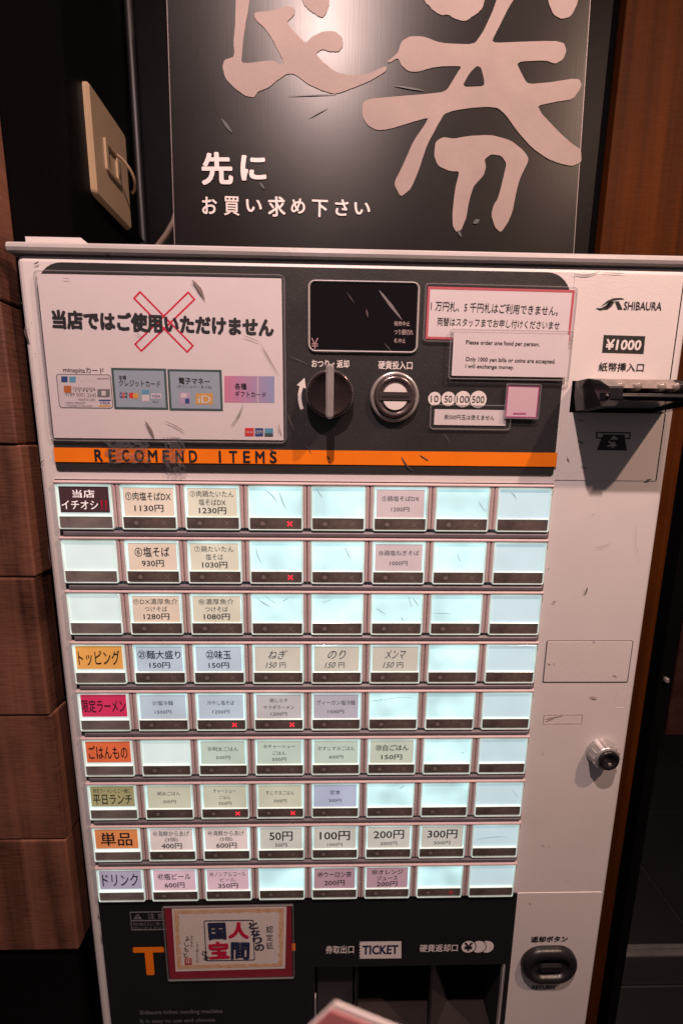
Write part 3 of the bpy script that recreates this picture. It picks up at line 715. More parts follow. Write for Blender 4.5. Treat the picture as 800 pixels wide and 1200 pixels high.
# ---------------- the button grid
BW, BH = 0.0456, 0.0394            # outer size of a button
WH, SH = 0.0268, 0.0104            # lit window and mirror strip heights
rows = [
 [('h_maroon', [('当店', .30, 1, .45), ('イチオシ‼', .34, 1, .92)], 'H'), ('c_peach', [('①肉塩そばDX', .30, 1, .90), ('1130円', .25, 1, .58)]), ('c_cream', [('②肉鶏たいたん', .22, 0, .88), ('塩そばDX', .22, 0, .55), ('1230円', .24, 1, .55)]), 'X', 'B', ('c_rose', [('⑤鶏塩そばDX', .19, 0, .78), ('1200円', .17, 0, .38)]), 'b', 'D'],
 ['P', ('c_peach', [('⑥塩そば', .36, 1, .72), ('930円', .25, 1, .46)]), ('c_cream', [('⑦鶏たいたん', .22, 0, .80), ('塩そば', .22, 0, .36), ('1030円', .24, 1, .52)]), 'X', 'B', ('c_rose', [('⑩鶏塩ねぎそば', .19, 0, .86), ('1000円', .17, 0, .38)]), 'b', 'D'],
 ['P', ('c_peach', [('⑪DX濃厚魚介', .22, 0, .95), ('つけそば', .20, 0, .48), ('1280円', .24, 1, .55)]), ('c_cream', [('⑯濃厚魚介', .22, 0, .74), ('つけそば', .20, 0, .48), ('1080円', .24, 1, .55)]), 'b', 'b', 'b', 'b', 'D'],
 [('h_orange', [('トッピング', .66, 1, .90)], 'H'), ('c_blue', [('㉑麺大盛り', .34, 1, .94), ('150円', .24, 1, .45)]), ('c_blue', [('㉒味玉', .36, 1, .55), ('150円', .24, 1, .45)]), ('c_note', [('ねぎ', .36, -1, .42), ('150 円', .26, -2, .52)]), ('c_note', [('のり', .36, -1, .40), ('150 円', .26, -2, .52)]), ('c_note', [('メンマ', .36, -1, .46), ('150 円', .26, -2, .52)]), 'b', 'D'],
 [('h_crimson', [('限定ラーメン', .60, 1, .97)], 'H'), ('c_blue', [('㉗塩冷麺', .19, 0, .46), ('1500円', .16, 0, .36)]), ('c_blue', [('冷やし塩そば', .19, 0, .60), ('1200円', .17, 0, .38)], 'x'), ('c_grey', [('鶏しらす', .17, 0, .40), ('サラダラーメン', .17, 0, .68), ('1200円', .15, 0, .36)], 'x'), ('c_lilac', [('ヴィーガン塩冷麺', .20, 0, .86), ('1500円', .16, 0, .36)]), 'b', 'b', 'D'],
 [('h_vermilion', [('ごはんもの', .64, 1, .88)], 'H'), 'P', ('c_green', [('㉟明太ごはん', .19, 0, .70), ('500円', .16, 0, .32)]), ('c_green', [('㊱チャーシュー', .17, 0, .72), ('ごはん', .16, 0, .30), ('500円', .16, 0, .32)]), ('c_green', [('㊲すじマヨごはん', .19, 0, .84), ('600円', .16, 0, .32)]), ('c_lime', [('㉝白ごはん', .27, 1, .76), ('150円', .23, 1, .48)]), 'B', 'D'],
 [('h_khaki', [('限定ラーメンとご一緒に', .22, 0, .86), ('平日ランチ', .50, 1, .90)], 'H'), ('c_olive', [('明太ごはん', .18, 0, .52), ('300円', .16, 0, .30)]), ('c_olive', [('チャーシュー', .17, 0, .52), ('ごはん', .15, 0, .26), ('300円', .15, 0, .30)], 'x'), ('c_olive', [('すじマヨごはん', .19, 0, .66), ('300円', .16, 0, .30)], 'x'), ('c_periwinkle', [('定食', .19, 0, .24), ('300円', .16, 0, .30)]), 'b', 'b', 'D'],
 [('h_copper', [('単品', .70, 1, .74)], 'H'), ('c_blush', [('㊸海鮮からあげ', .26, 0, .86), ('(3個)', .22, 0, .30), ('400円', .27, 1, .48)]), ('c_blush', [('㊹海鮮からあげ', .26, 0, .86), ('(5個)', .22, 0, .30), ('600円', .27, 1, .48)]), ('c_sand', [('50円', .44, 1, .55), ('50円', .18, 0, .28)]), ('c_sand', [('100円', .44, 1, .72), ('100円', .16, 0, .36)]), ('c_sand', [('200円', .42, 1, .72), ('200円', .18, 0, .40)]), ('c_sand', [('300円', .42, 1, .72), ('300円', .18, 0, .40)]), 'D'],
 [('h_lavender', [('ドリンク', .66, 1, .86)], 'H'), ('c_pink', [('㊼瓶ビール', .32, 1, .80), ('600円', .27, 1, .48)]), ('c_pink', [('㊽ノンアルコール', .24, 0, .88), ('ビール', .20, 0, .36), ('350円', .26, 1, .48)]), 'b', ('c_plum', [('㊾ウーロン茶', .28, 1, .84), ('200円', .27, 1, .50)]), ('c_plum', [('㊿オレンジ', .26, 1, .76), ('ジュース', .24, 1, .50), ('200円', .26, 1, .50)]), 'q', 'D'],
]
colname = dict(c_peach='peach', c_cream='cream', c_rose='rose', c_blue='pale blue', c_grey='grey', c_lilac='lilac', c_green='pale green', c_lime='green', c_olive='yellow green',
               c_periwinkle='periwinkle', c_blush='blush', c_sand='sand', c_pink='pink', c_plum='plum', c_note='handwritten beige', h_maroon='maroon', h_orange='orange',
               h_crimson='crimson', h_vermilion='vermilion', h_khaki='khaki', h_copper='copper', h_lavender='lavender')
# meshes shared by all buttons, local origin = top left corner of the button on the front plane
f_ = MB(); rw = 0.0013
f_.frame((0, -0.0386, BW, 0), (rw, -0.0380, BW-rw, -0.0011), 0.0012, 0.0006, -0.0036, 0.0085, 'rim', 0.0007)
f_.slab(rw-0.0005, -0.0281, BW-rw+0.0005, -0.0272, 0.0003, -0.0034, 0.002, 'rim', 0.0003)
frame_me = f_.build('button_frame'); fm = frame_me.data; bpy.data.objects.remove(frame_me)
def shared(fn, name):
    b = MB(); fn(b); o = b.build(name); d = o.data; bpy.data.objects.remove(o); return d
def win(k): return shared(lambda b: b.slab(rw-0.0003, -0.0280, BW-rw+0.0003, -0.0010, 0.0005, -0.0018, 0.004, k, 0.0003), 'lit_window')
wins = {k: win(k) for k in ('lit_cyan', 'lit_dim', 'lit_pale')}
def strip(kind):
    def fn(b):
        b.slab(rw-0.0005, -0.0382, BW-rw+0.0005, -0.0279, 0.0003, -0.0030, 0.004, 'striphead' if kind == 'H' else 'strip', 0.0006)
        if kind in 'HDn': return
        zc_ = -0.0331; Y = -0.0032; cx1, cx2 = BW*0.26, BW*0.76
        for k, cx_, kk in (('o', cx1, 'mark'), ('x', cx2, {'x': 'markred', 'q': 'markdim'}.get(kind, 'mark'))):
            if k == 'o':
                b.poly([(cx_+0.0020*math.cos(2*math.pi*i/16), Y, zc_+0.0020*math.sin(2*math.pi*i/16)) for i in range(16)], kk)
            else:
                for s_ in (1, -1):
                    d1 = Vector((1, 0, s_)).normalized()*0.0027; d2 = Vector((-s_, 0, 1)).normalized()*0.00055; c_ = Vector((cx_, Y-0.00006*s_, zc_))
                    b.poly([tuple(c_-d1-d2), tuple(c_+d1-d2), tuple(c_+d1+d2), tuple(c_-d1+d2)], kk)
    return shared(fn, 'mark_strip')
strips = {k: strip(k) for k in ('H', 'D', 'm', 'x', 'q', 'n')}
lip_me = shared(lambda b: b.slab(0.0004, -0.0395, BW-0.0004, -0.0380, 0.0006, -0.0038, 0.006, 'lip', 0.0008), 'acrylic_lip')
def link(name, me, parent, loc=None):
    o = bpy.data.objects.new(name, me); COL.objects.link(o); o.parent = parent
    if loc is not None: o.location = loc
    return o
words = dict(X='blank cyan window and red sold out cross', B='blank cyan window', b='blank cyan window', P='blank pale window', D='blank dim blue window', q='blank cyan window and faint red cross')
for r, row in enumerate(rows):
    zt_ = ZB-PV*r
    for c_, cell in enumerate(row):
        x_ = PU*c_
        bo_ = link('menu_button', fm, TM); bo_.matrix_local = OFF @ Matrix.Translation((x_, 0, zt_)) @ Matrix.Diagonal((1, 1, 0.96, 1))
        flag = cell if isinstance(cell, str) else (cell[2] if len(cell) > 2 else 'm')
        wk = {'D': 'lit_dim', 'P': 'lit_pale', 'H': 'lit_pale'}.get(flag, 'lit_cyan')
        link('lit_window', wins[wk], bo_)
        sk = {'X': 'x', 'x': 'x', 'q': 'q', 'H': 'H', 'D': 'D', 'P': 'H'}.get(flag, 'm')
        if flag == 'P' and c_ == 1: sk = 'm'
        link('mark_strip', strips[sk], bo_); link('lip', lip_me, bo_)
        if isinstance(cell, str):
            bo_['label'] = 'button with %s, no card' % words[cell]
            continue
        k, lines = cell[0], cell[1]
        b = MB()
        if flag == 'H': x0, x1, z0, z1 = rw+0.0012, BW-rw-0.0016, -0.0245, -0.0018
        else: x0, x1, z0, z1 = rw+0.0012+random.uniform(-.0004, .0004), BW-rw-0.0012+random.uniform(-.0004, .0004), -0.0272, -0.0022
        tl = random.uniform(-0.008, 0.008); wd, hh = x1-x0, z1-z0; cx_, cz_ = (x0+x1)/2, (z0+z1)/2
        b.slab(x0, z0, x1, z1, 0.0004, -0.0024, -0.0019, k, 0.0001)
        tot = sum(l[1] for l in lines); n = len(lines); gap = (0.92-tot)/(n+0.6) if n > 1 else 0
        if n == 2 and flag != 'H' and tot < 0.5: gap = 0.20
        block = tot+gap*(n-1); zz = cz_+hh*block/2
        if lines[0][0] in ('100円', '50円') and r == 7: zz -= hh*0.02
        for st, hf, wt, wf in lines:
            h_ = hh*hf; bold = 0.012 if wt == 1 else 0.002; sh = 0.0; kk = 'ink' if wt != -1 else 'navy'
            if wt == -2:
                for s2, fx0, fx1, sh2, k2 in (('150', -0.26, -0.02, 0.35, 'navy'), ('円', 0.04, 0.17, 0, 'ink')):
                    b.text(s2, cx_+wd*fx0*wf*2, zz-h_*0.9, cx_+wd*fx1*wf*2, zz-h_*0.05, -0.0027, k2, -0.004, rot=0.04, shear=sh2)
                zz -= h_+hh*gap; continue
            if wt == -1: sh, bold = 0.35, -0.012
            if flag == 'H' and k == 'h_maroon': kk = 'lit_white'
            ww = wd*wf
            if st == 'イチオシ‼' :
                b.text('イチオシ', cx_-ww/2, zz-h_, cx_+ww*0.30, zz, -0.0027, 'lit_white', 0.006)
                b.text('‼', cx_+ww*0.36, zz-h_, cx_+ww/2, zz+h_*0.05, -0.0027, 'markred2', 0.01) if 'markred2' in M else b.text('‼', cx_+ww*0.36, zz-h_, cx_+ww/2, zz+h_*0.05, -0.0027, 'red', 0.01)
            else:
                b.text(st, cx_-ww/2, zz-h_, cx_+ww/2, zz, -0.0027, kk, bold, rot=tl, shear=sh)
            zz -= h_+hh*gap
        b.build('price_card' if flag != 'H' else 'heading_card', bo_)
        bo_['label'] = 'button with %s %s' % (colname[k], 'heading card' if flag == 'H' else 'menu card' + (' and red sold out cross' if flag == 'x' else ''))
    # rails: pink ridge above the row, smoky ledge below it, mauve dividers
    rz = zt_+0.0014; BH_ = BH*0.96
    mb = MB(); mb.slab(GX0, rz-0.0010, GX1, rz+0.0016, 0.0006, -0.0042, 0.0095, 'mauve', 0.0009); P(mb, 'row_rail')
    if r < 8:
        mb = MB(); mb.slab(GX0+0.003, zt_-BH_-0.0062, GX1-0.001, zt_-BH_-0.0008, 0.0008, -0.0034, 0.0095, 'ledge', 0.0016); P(mb, 'row_ledge')
    for c_ in range(1, 8):
        xa, xb = PU*(c_-1)+BW+0.0004, PU*c_-0.0004; xm = (xa+xb)/2
        mb = MB(); mb.slab(xa, zt_-BH_+0.002, xm-0.0003, zt_+0.0004, 0.0003, -0.0036, 0.009, 'mauve', 0.0006); mb.slab(xm+0.0003, zt_-BH_+0.002, xb, zt_+0.0004, 0.0003, -0.0036, 0.009, 'mauve', 0.0006)
        P(mb, 'divider')
# scratches on the windows
mb = MB()
for x0, y0, x1, y1, w_ in ((309, 573, 325, 589, 1.6), (327, 575, 336, 598, 1.3), (371, 572, 378, 583, 1.5), (598, 577, 605, 586, 1.4), (560, 586, 570, 600, 1.0), (300, 640, 308, 662, 1.2), (404, 640, 411, 655, 1.3),
    (536, 648, 539, 658, 1.0), (300, 700, 318, 712, 1.5), (310, 698, 325, 708, 1.0), (330, 705, 338, 700, 1.2), (440, 712, 452, 720, 1.2), (470, 722, 473, 728, 1.4), (483, 700, 490, 710, 1.4), (478, 698, 482, 712, 1.0), (505, 718, 530, 719, 0.8),
    (378, 706, 390, 702, 0.8), (434, 821, 450, 818, 1.0), (440, 823, 492, 819, 0.8), (467, 924, 474, 920, 1.6), (540, 881, 543, 883, 1.2), (555, 985, 596, 981, 1.3), (600, 925, 607, 935, 0.9)):
    sliver(mb, x0, y0, x1, y1, w_, 'scuffw', -0.0021, random.uniform(-.1, .1))
o = P(mb, 'window_scratches'); o['kind'] = 'stuff'
# scuffs on the painted steel
mb = MB()
for x0, y0, x1, y1, w_, k in ((39.5, 309.5, 45.5, 306, 2.2, 'scuff'), (30, 382, 34.5, 400, 4.6, 'scuff'), (122, 295.8, 131, 300, 3.0, 'scuff'), (25, 354, 26, 356, 1.5, 'scuff'), (121, 295.5, 128, 295.6, 1.2, 'scuff'),
    (48, 544, 52, 539, 1.2, 'scuff'), (57, 640, 61, 664, 1.8, 'scuff'), (684, 697, 687.5, 688, 2.6, 'scuff'), (697, 642, 716, 636, 0.7, 'inkgrey'), (647, 706.5, 651, 705, 2.0, 'scuff'), (641, 666, 643, 667, 1.6, 'scuff'), (641, 777, 645, 779, 1.4, 'scuff'),
    (717, 791, 723, 794, 1.1, 'scuff'), (635, 882, 637, 884, 1.0, 'scuff'), (620, 1058, 621, 1060, 1.2, 'scuff'), (634, 990, 638, 992, 1.2, 'scuff'), (115, 1070, 116, 1078, 2.2, 'scuffl'), (118, 1095, 119, 1106, 2.0, 'scuffl'),
    (742, 801, 743.5, 802.5, 1.4, 'scuff'), (756, 563, 763, 562, 3.0, 'inkgrey'), (670, 320, 703, 317.5, 1.4, 'inkgrey'), (704, 319, 735, 320.5, 0.8, 'inkgrey'), (694, 752, 697, 753, 1.2, 'scuffl'),
    (691, 815, 700, 818, 3.0, 'resid'), (746, 610, 750, 660, 0.5, 'resid'), (664, 535, 667, 540, 2.4, 'resid'), (676, 492, 684, 494, 1.4, 'scuffl'), (676, 515, 684, 520, 2.4, 'scuffl'), (680, 545, 688, 549, 1.6, 'scuffl')):
    sliver(mb, x0, y0, x1, y1, w_, k, -0.0012, random.uniform(-.12, .12))
for i in range(26):
    x_, y_ = (random.uniform(612, 770), random.uniform(580, 1190)) if i % 3 else (random.uniform(14, 60), random.uniform(310, 560))
    x_ -= max(0, (y_-560))*0.155 if i % 3 else 0
    if F(x_, y_).x < GX1+0.006 and i % 3: continue
    if not i % 3: x_ = 14 + (y_-300)*0.12 + random.uniform(3, 18)
    l_ = random.uniform(0.6, 2.2); a_ = random.uniform(0, 3.1); sliver(mb, x_, y_, x_+l_*math.cos(a_), y_+l_*math.sin(a_), random.uniform(0.8, 1.8), random.choice(('scuff', 'resid', 'scuffl')), -0.0012)
P(mb, 'scuff_marks')['kind'] = 'stuff'
mb = MB()
for x0, y0, x1, y1, w_, k in ((470, 535, 484, 552, 3.0, 'scuff'), (491, 533, 502, 540, 2.2, 'scuff'), (383, 534, 387, 538, 2.4, 'scuff'), (385, 539, 387, 543, 1.8, 'scuff'), (316, 527, 322, 530, 1.6, 'scuff'), (355, 520, 365, 533, 1.0, 'scuff'),
    (340, 418, 362, 427, 0.6, 'scuffl'), (337, 485, 345, 505, 0.8, 'scuffl'), (520, 508, 527, 518, 0.6, 'scuffl')):
    sliver(mb, x0, y0, x1, y1, w_, k, -0.00175, random.uniform(-.12, .12))
P(mb, 'header_scuffs')['kind'] = 'stuff'

M['tape'] = clear('crumpled_clear_tape', (0.90, 0.90, 0.93), 0.30, 0.16, 0.0, 60, haze=0.05)
for (x0, y0, x1, y1) in ((127, 516, 176, 543), (193, 512, 216, 556), (372, 516, 388, 545)):
    a = bx(x0, y0, x1, y1); nx_, nz_ = 12, 10; vs = []; 
    for j in range(nz_+1):
        for i in range(nx_+1):
            vs.append((a[0]+(a[2]-a[0])*(i/nx_)+random.uniform(-.0003, .0003)+0.002*math.sin(j*1.1), -0.0019-random.uniform(0, 0.0011), a[1]+(a[3]-a[1])*(j/nz_)+random.uniform(-.0004, .0004)))
    fs = [(j*(nx_+1)+i, j*(nx_+1)+i+1, (j+1)*(nx_+1)+i+1, (j+1)*(nx_+1)+i) for j in range(nz_) for i in range(nx_) if random.random() < 0.86]
    if x0 > 300: continue
    mb = MB(); mb.add(vs, fs, 'tape'); P(mb, 'tape_remnant')

# ------------------------------------------------------------------ notices taped to the machine
def notice(name, TL, TR, BR, BL, label, cat, lam_px=3.0, Y=-0.0014, paper='paper', border=None, lam=True, r=0.002):
    """quad of paper given by four photo pixels -> thing on the header plane, local x right, z up, origin bottom left"""
    a, b, c, d = (F(*TL), F(*TR), F(*BR), F(*BL))
    ux = ((b-a)+(c-d)); ang = math.atan2(ux.z, ux.x); wd = ux.length/2
    uz = ((a-d)+(b-c)); ht = uz.length/2; cen = (a+b+c+d)/4
    e = empty(name, (cen.x, Y, cen.z), label, cat); e.rotation_euler = (0, -ang, 0)
    m = MB(); m.slab(-wd/2, -ht/2, wd/2, ht/2, 0.0006, -0.0003, 0.0, paper, 0.0)
    if border: 
        t = border[1]; m.frame((-wd/2, -ht/2, wd/2, ht/2), (-wd/2+t, -ht/2+t, wd/2-t, ht/2-t), 0.0006, 0.0002, -0.0004, 0.0, border[0], 0.00002)
    m.build('paper', e)
    if lam:
        g = lam_px*0.00075; m = MB(); m.slab(-wd/2-g, -ht/2-g, wd/2+g, ht/2+g, r, -0.0009, -0.0008, 'lam', 0.0)
        m.frame((-wd/2-g, -ht/2-g, wd/2+g, ht/2+g), (-wd/2-g+0.0011, -ht/2-g+0.0011, wd/2+g-0.0011, ht/2+g-0.0011), r, r*0.7, -0.0012, 0.0002, 'lamedge', 0.0003)
        m.build('laminate_film', e)
    inv = e.matrix_basis.inverted()
    # use composed matrix by hand (the depsgraph has not run)
    mw = Matrix.LocRotScale(e.location, e.rotation_euler.to_quaternion(), None); e['_'] = 0; del e['_']
    return e, mw.inverted(), ang
def place_print(mb, name, e, inv, label=None):
    mb.v = [tuple(inv @ Vector(v)) for v in mb.v]; return mb.build(name, e, None, label)
def nbox(mb, x0, y0, x1, y1, k, Y, dy=0.0): # a printed rectangle given by pixels, following the notice's slope dy px per px
    pxpoly(mb, ((x0, y0), (x1, y0+dy*(x1-x0)), (x1, y1+dy*(x1-x0)), (x0, y1)), k, Y)

# payment notice, upper left
e, inv, ang = notice('payment_notice', (48.5, 321.5), (332, 328), (331, 515.5), (62.5, 513.5), 'large laminated notice with a red cross outline above four payment cards', 'notice', 3.4, Y=-0.0016, r=0.0045)
M['duskblue'] = mat('card_blue_print', (0.30, 0.38, 0.46), 0.5); M['teal'] = mat('teal_frame_print', (0.045, 0.085, 0.088), 0.5)
M['cardw'] = mat('card_white', (0.62, 0.57, 0.60), 0.5); M['blue'] = mat('blue_print', (0.02, 0.06, 0.22), 0.5); M['sky'] = mat('sky_print', (0.10, 0.32, 0.48), 0.5)
M['redp'] = mat('red_print', (0.62, 0.03, 0.03), 0.5); M['gold'] = mat('gold_print', (0.62, 0.34, 0.06), 0.5); M['copper'] = mat('copper_print', (0.48, 0.14, 0.04), 0.5)
M['lav'] = mat('lavender_print', (0.42, 0.34, 0.50), 0.5)
m = bpy.data.materials.new('gift_gradient'); m.use_nodes = True; N = m.node_tree.nodes; L = m.node_tree.links
tc = N.new('ShaderNodeTexCoord'); sx = N.new('ShaderNodeSeparateXYZ'); rp = N.new('ShaderNodeValToRGB'); mr = N.new('ShaderNodeMapRange')
L.new(tc.outputs['Generated'], sx.inputs[0]); L.new(sx.outputs[0], rp.inputs[0])
rp.color_ramp.elements[0].color = (0.62, 0.20, 0.34, 1); rp.color_ramp.elements[1].color = (0.28, 0.34, 0.56, 1)
L.new(rp.outputs[0], N['Principled BSDF'].inputs['Base Color']); N['Principled BSDF'].inputs['Roughness'].default_value = 0.5
M['gift'] = m
Y0 = -0.0020
mb = MB()
def cross(mb, k, Y):
    c = F(192.5, 376.5, Y)
    for (x0, y0), (x1, y1) in (((160, 345), (223.5, 409.5)), ((225, 346), (161.5, 408))):
        a, b = F(x0, y0, Y), F(x1, y1, Y); d = (b-a); ln = d.length; d.normalize(); n = Vector((-d.z, 0, d.x)); hw, t = 0.0040, 0.0013
        o_ = [a-n*hw, b-n*hw, b+n*hw, a+n*hw]; i_ = [a-n*(hw-t)+d*t, b-n*(hw-t)-d*t, b+n*(hw-t)-d*t, a+n*(hw-t)+d*t]
        for j in range(4):
            q_ = [o_[j], o_[(j+1) % 4], i_[(j+1) % 4], i_[j]]
            nn = (q_[1]-q_[0]).cross(q_[2]-q_[0]); mb.poly([tuple(v) for v in (q_ if nn.y < 0 else q_[::-1])], k)
        Y += 0.00003
cross(mb, 'crossred', Y0-0.00001)
ptext(mb, '当店ではご使用いただけません', 61.5, 367.5, 321, 390.5, 'ink', Y0-0.0001, 0.058, rot=-0.021)
place_print(mb, 'notice_lettering', e, inv)
mb = MB()   # loyalty card picture
ptext(mb, 'minapitaカード', 74.5, 430.5, 122, 438.5, 'ink', Y0, 0.012, rot=-0.02)
a = bx(67.8, 438.5, 131.5, 478.5, Y0); mb.slab(a[0], a[1], a[2], a[3], 0.0025, Y0, Y0+0.0003, 'inkgrey'); t = 0.0006
mb.slab(a[0]+t, a[1]+t, a[2]-t, a[3]-t, 0.002, Y0-0.00006, Y0, 'cardw')
Y1 = Y0-0.00012
nbox(mb, 72, 441, 79.5, 448, 'blue', Y1); nbox(mb, 81.5, 441.3, 89, 448.3, 'sky', Y1); nbox(mb, 75, 452, 84, 460, 'copper', Y1)
ptext(mb, 'minapita', 86, 453, 112, 459, 'inkgrey', Y1, -0.01, rot=-0.02); ptext(mb, '• • • • •', 88, 457.5, 108, 459.3, 'inkgrey', Y1)
ptext(mb, '9789 0001 2345', 77, 460.5, 113, 465, 'inkgrey', Y1, 0.0, rot=-0.02)
ptext(mb, 'MINAPITA CARD', 92, 467, 112, 470, 'inkgrey', Y1, 0); ptext(mb, 'TARO MINAMI', 77, 471, 100, 473.6, 'inkgrey', Y1, 0); ptext(mb, 'THANKS A MILLION', 78, 474.5, 108, 476.8, 'inkgrey', Y1, 0)
nbox(mb, 114.5, 456, 129, 465.5, 'faint', Y1); nbox(mb, 119, 458, 124, 463.5, 'cardw', Y1-0.00005)
nbox(mb, 116, 468.2, 130, 470.0, 'blue', Y1); ptext(mb, 'VISA', 117.5, 470.6, 129, 474, 'blue', Y1, 0.01, shear=0.2); nbox(mb, 116, 475, 130, 476.8, 'gold', Y1)
nbox(mb, 114, 443.5, 128, 444.3, 'inkgrey', Y1)
for i in range(12): disc(mb, 93+i*3.1, 443.5+random.uniform(-1.5, 5), 0.35, 'inkgrey', Y1, 6)
place_print(mb, 'card_picture', e, inv, 'white loyalty card picture')
for (x0, y0, x1, y1, lab) in ((132.3, 431.5, 196, 480, 'blue credit card picture'), (197.5, 433, 260.5, 481.5, 'blue electronic money picture')):
    mb = MB(); a = bx(x0, y0, x1, y1, Y0); mb.slab(a[0], a[1], a[2], a[3], 0.0003, Y0, Y0+0.0003, 'teal'); t = 0.0018
    mb.slab(a[0]+t, a[1]+t, a[2]-t, a[3]-t, 0.0002, Y0-0.00006, Y0, 'duskblue')
    if x0 < 150:
        ptext(mb, '各種', 139.5, 440, 148, 445, 'ink', Y1, 0.015); ptext(mb, 'クレジットカード', 139.5, 445.5, 188, 453.5, 'ink', Y1, 0.015, rot=-0.015)
        for j, (xx, kk) in enumerate(((140.6, 'blue'), (143.6, 'redp'), (146.6, 'teal'))): nbox(mb, xx, 460, xx+2.7, 466.4, kk, Y1)
        ptext(mb, 'JCB', 141, 461.6, 148.6, 464.8, 'cardw', Y1-0.0001, 0.0)
        disc(mb, 154.5, 463.5, 3.4, 'redp', Y1); disc(mb, 159.2, 463.8, 3.4, 'gold', Y1-0.00005)
        nbox(mb, 166.5, 457, 175, 462, 'sky', Y1); nbox(mb, 166.5, 462.5, 175, 470, 'cardw', Y1)
        nbox(mb, 177.5, 461, 189, 467.3, 'cardw', Y1-0.0001); ptext(mb, 'VISA', 178.7, 462.4, 188, 466, 'blue', Y1-0.0002, 0.01, shear=0.2)
        ptext(mb, 'など', 179, 469.5, 186.5, 472.3, 'ink', Y1, 0.01)
    else:
        ptext(mb, '電子マネー', 209.5, 443, 246, 450.5, 'ink', Y1, 0.022, rot=-0.02); ptext(mb, '(おさいふケータイ®)', 207.5, 451.5, 248, 456, 'ink', Y1, 0.0, rot=-0.02)
        nbox(mb, 210, 459.5, 223, 474, 'lav', Y1); nbox(mb, 212, 461, 219, 466, 'cardw', Y1-0.00005); nbox(mb, 217, 467, 222, 473, 'blue', Y1-0.00008)
        nbox(mb, 229.5, 461, 249.5, 474, 'gold', Y1); ptext(mb, 'iD', 232, 463.5, 247, 472.5, 'cardw', Y1-0.0001, 0.02)
    place_print(mb, 'card_picture', e, inv, lab)
mb = MB(); nbox(mb, 263, 440.5, 321.5, 471.5, 'gift', Y0, 0.008); place_print(mb, 'gift_card_picture', e, inv, 'pink to blue gift card picture')
mb = MB(); nbox(mb, 301.5, 442, 302.8, 471, 'cardw', Y1); ptext(mb, '各種', 275, 449, 289, 456.5, 'ink', Y1, 0.02); ptext(mb, 'ギフトカード', 275.5, 458.5, 311.5, 465.5, 'ink', Y1, 0.015, rot=-0.02)
place_print(mb, 'gift_lettering', e, inv); mb = MB()
nbox(mb, 287, 501.5, 297.5, 511, 'redp', Y1); nbox(mb, 298.8, 501.7, 308.5, 511.2, 'blue', Y1); nbox(mb, 310, 501.9, 320, 511.4, 'sky', Y1)
nbox(mb, 310, 507.5, 320, 511.4, 'teal', Y1-0.00004)
ptext(mb, 'nanaco', 288, 505, 297, 508, 'cardw', Y1-0.0001, 0.0) if False else ptext(mb, 'NANAO', 288.3, 505, 296.8, 507.6, 'cardw', Y1-0.0001, 0.0); ptext(mb, 'CITY', 299.8, 504.5, 307.8, 508.4, 'cardw', Y1-0.0001, 0.02)
place_print(mb, 'brand_marks', e, inv); mb = MB()
for s_ in ((225, 328, 240, 351, 5.5, 'scuff2'), (170, 493, 181, 514, 4.5, 'scuff2'), (192, 493, 217, 506.5, 1.5, 'scuff2'), (284, 393, 305, 401, 1.0, 'scuff2'), (305, 402, 327, 440, 1.3, 'scuff2'), (285, 473, 271, 499, 1.6, 'scuffl'), (73, 325.5, 82, 326.5, 0.8, 'scuffl'), (158, 388, 168, 396, 0.8, 'scuffl'), (326, 495, 330, 510, 2.4, 'resid'), (170, 378, 176, 384, 0.6, 'scuffl')):
    M.setdefault('scuff2', mat('brown_scuff', (0.20, 0.155, 0.145), 0.5))
    sliver(mb, *s_[:5], s_[5], Y0-0.0010, random.uniform(-.06, .06))
place_print(mb, 'notice_scuffs', e, inv)['kind'] = 'stuff'

# 10000 yen notice with red border, English notice, coin notice, plain pink card
e, inv, ang = notice('banknote_notice', (498.5, 337), (671.5, 340.5), (665.5, 402), (499.5, 397.5), 'pink Japanese banknote notice with a red border, right of the dark display', 'notice', 3.0, Y=-0.0014, border=('pinkred', 0.0019), r=0.003)
mb = MB(); Y2 = -0.0019
ptext(mb, '1 万円札、5 千円札はご利用できません。', 504.5, 355.5, 654, 367, 'ink', Y2, 0.006, rot=-0.022)
ptext(mb, '両替はスタッフまでお申し付けくださいませ', 512, 374, 655.5, 384, 'ink', Y2, 0.004, rot=-0.016)
place_print(mb, 'notice_lettering', e, inv)
e, inv, ang = notice('english_notice', (529.5, 391), (663, 393.5), (660, 443), (528, 441), 'white English notice about ordering food, taped below the red bordered notice', 'notice', 4.0, Y=-0.0030, r=0.002)
mb = MB(); Y2 = -0.0035
ptext(mb, 'Please order one food per person.', 545.5, 399.5, 632, 406, 'ink', Y2, 0.012, rot=-0.012)
ptext(mb, 'Only 1000 yen bills or coins are accepted.', 545, 419.5, 650.5, 426, 'ink', Y2, 0.012, rot=-0.012)
ptext(mb, 'I will exchange money.', 545, 427.2, 602, 433.2, 'ink', Y2, 0.012, rot=-0.012)
place_print(mb, 'notice_lettering', e, inv)
e, inv, ang = notice('coin_notice', (508, 479.5), (592, 481), (591.5, 499), (508, 498), 'small laminated coin notice below the round coin value marks', 'notice', 5.2, Y=-0.0014, r=0.003)
mb = MB(); ptext(mb, '新500円玉は使えません', 520.5, 486, 579, 492, 'ink', -0.0019, 0.0, rot=-0.006); place_print(mb, 'notice_lettering', e, inv)
M['rosepaper'] = mat('rose_paper', (0.66, 0.46, 0.54), 0.55)
e, inv, ang = notice('pink_card', (591.5, 452.5), (628, 453.5), (627, 490), (590.5, 489), 'small plain pink card with a magenta edge above the coin notice', 'card', 2.0, Y=-0.0032, paper='rosepaper', border=('magenta', 0.0010), r=0.0015) if 'magenta' in M else (None, None, None)
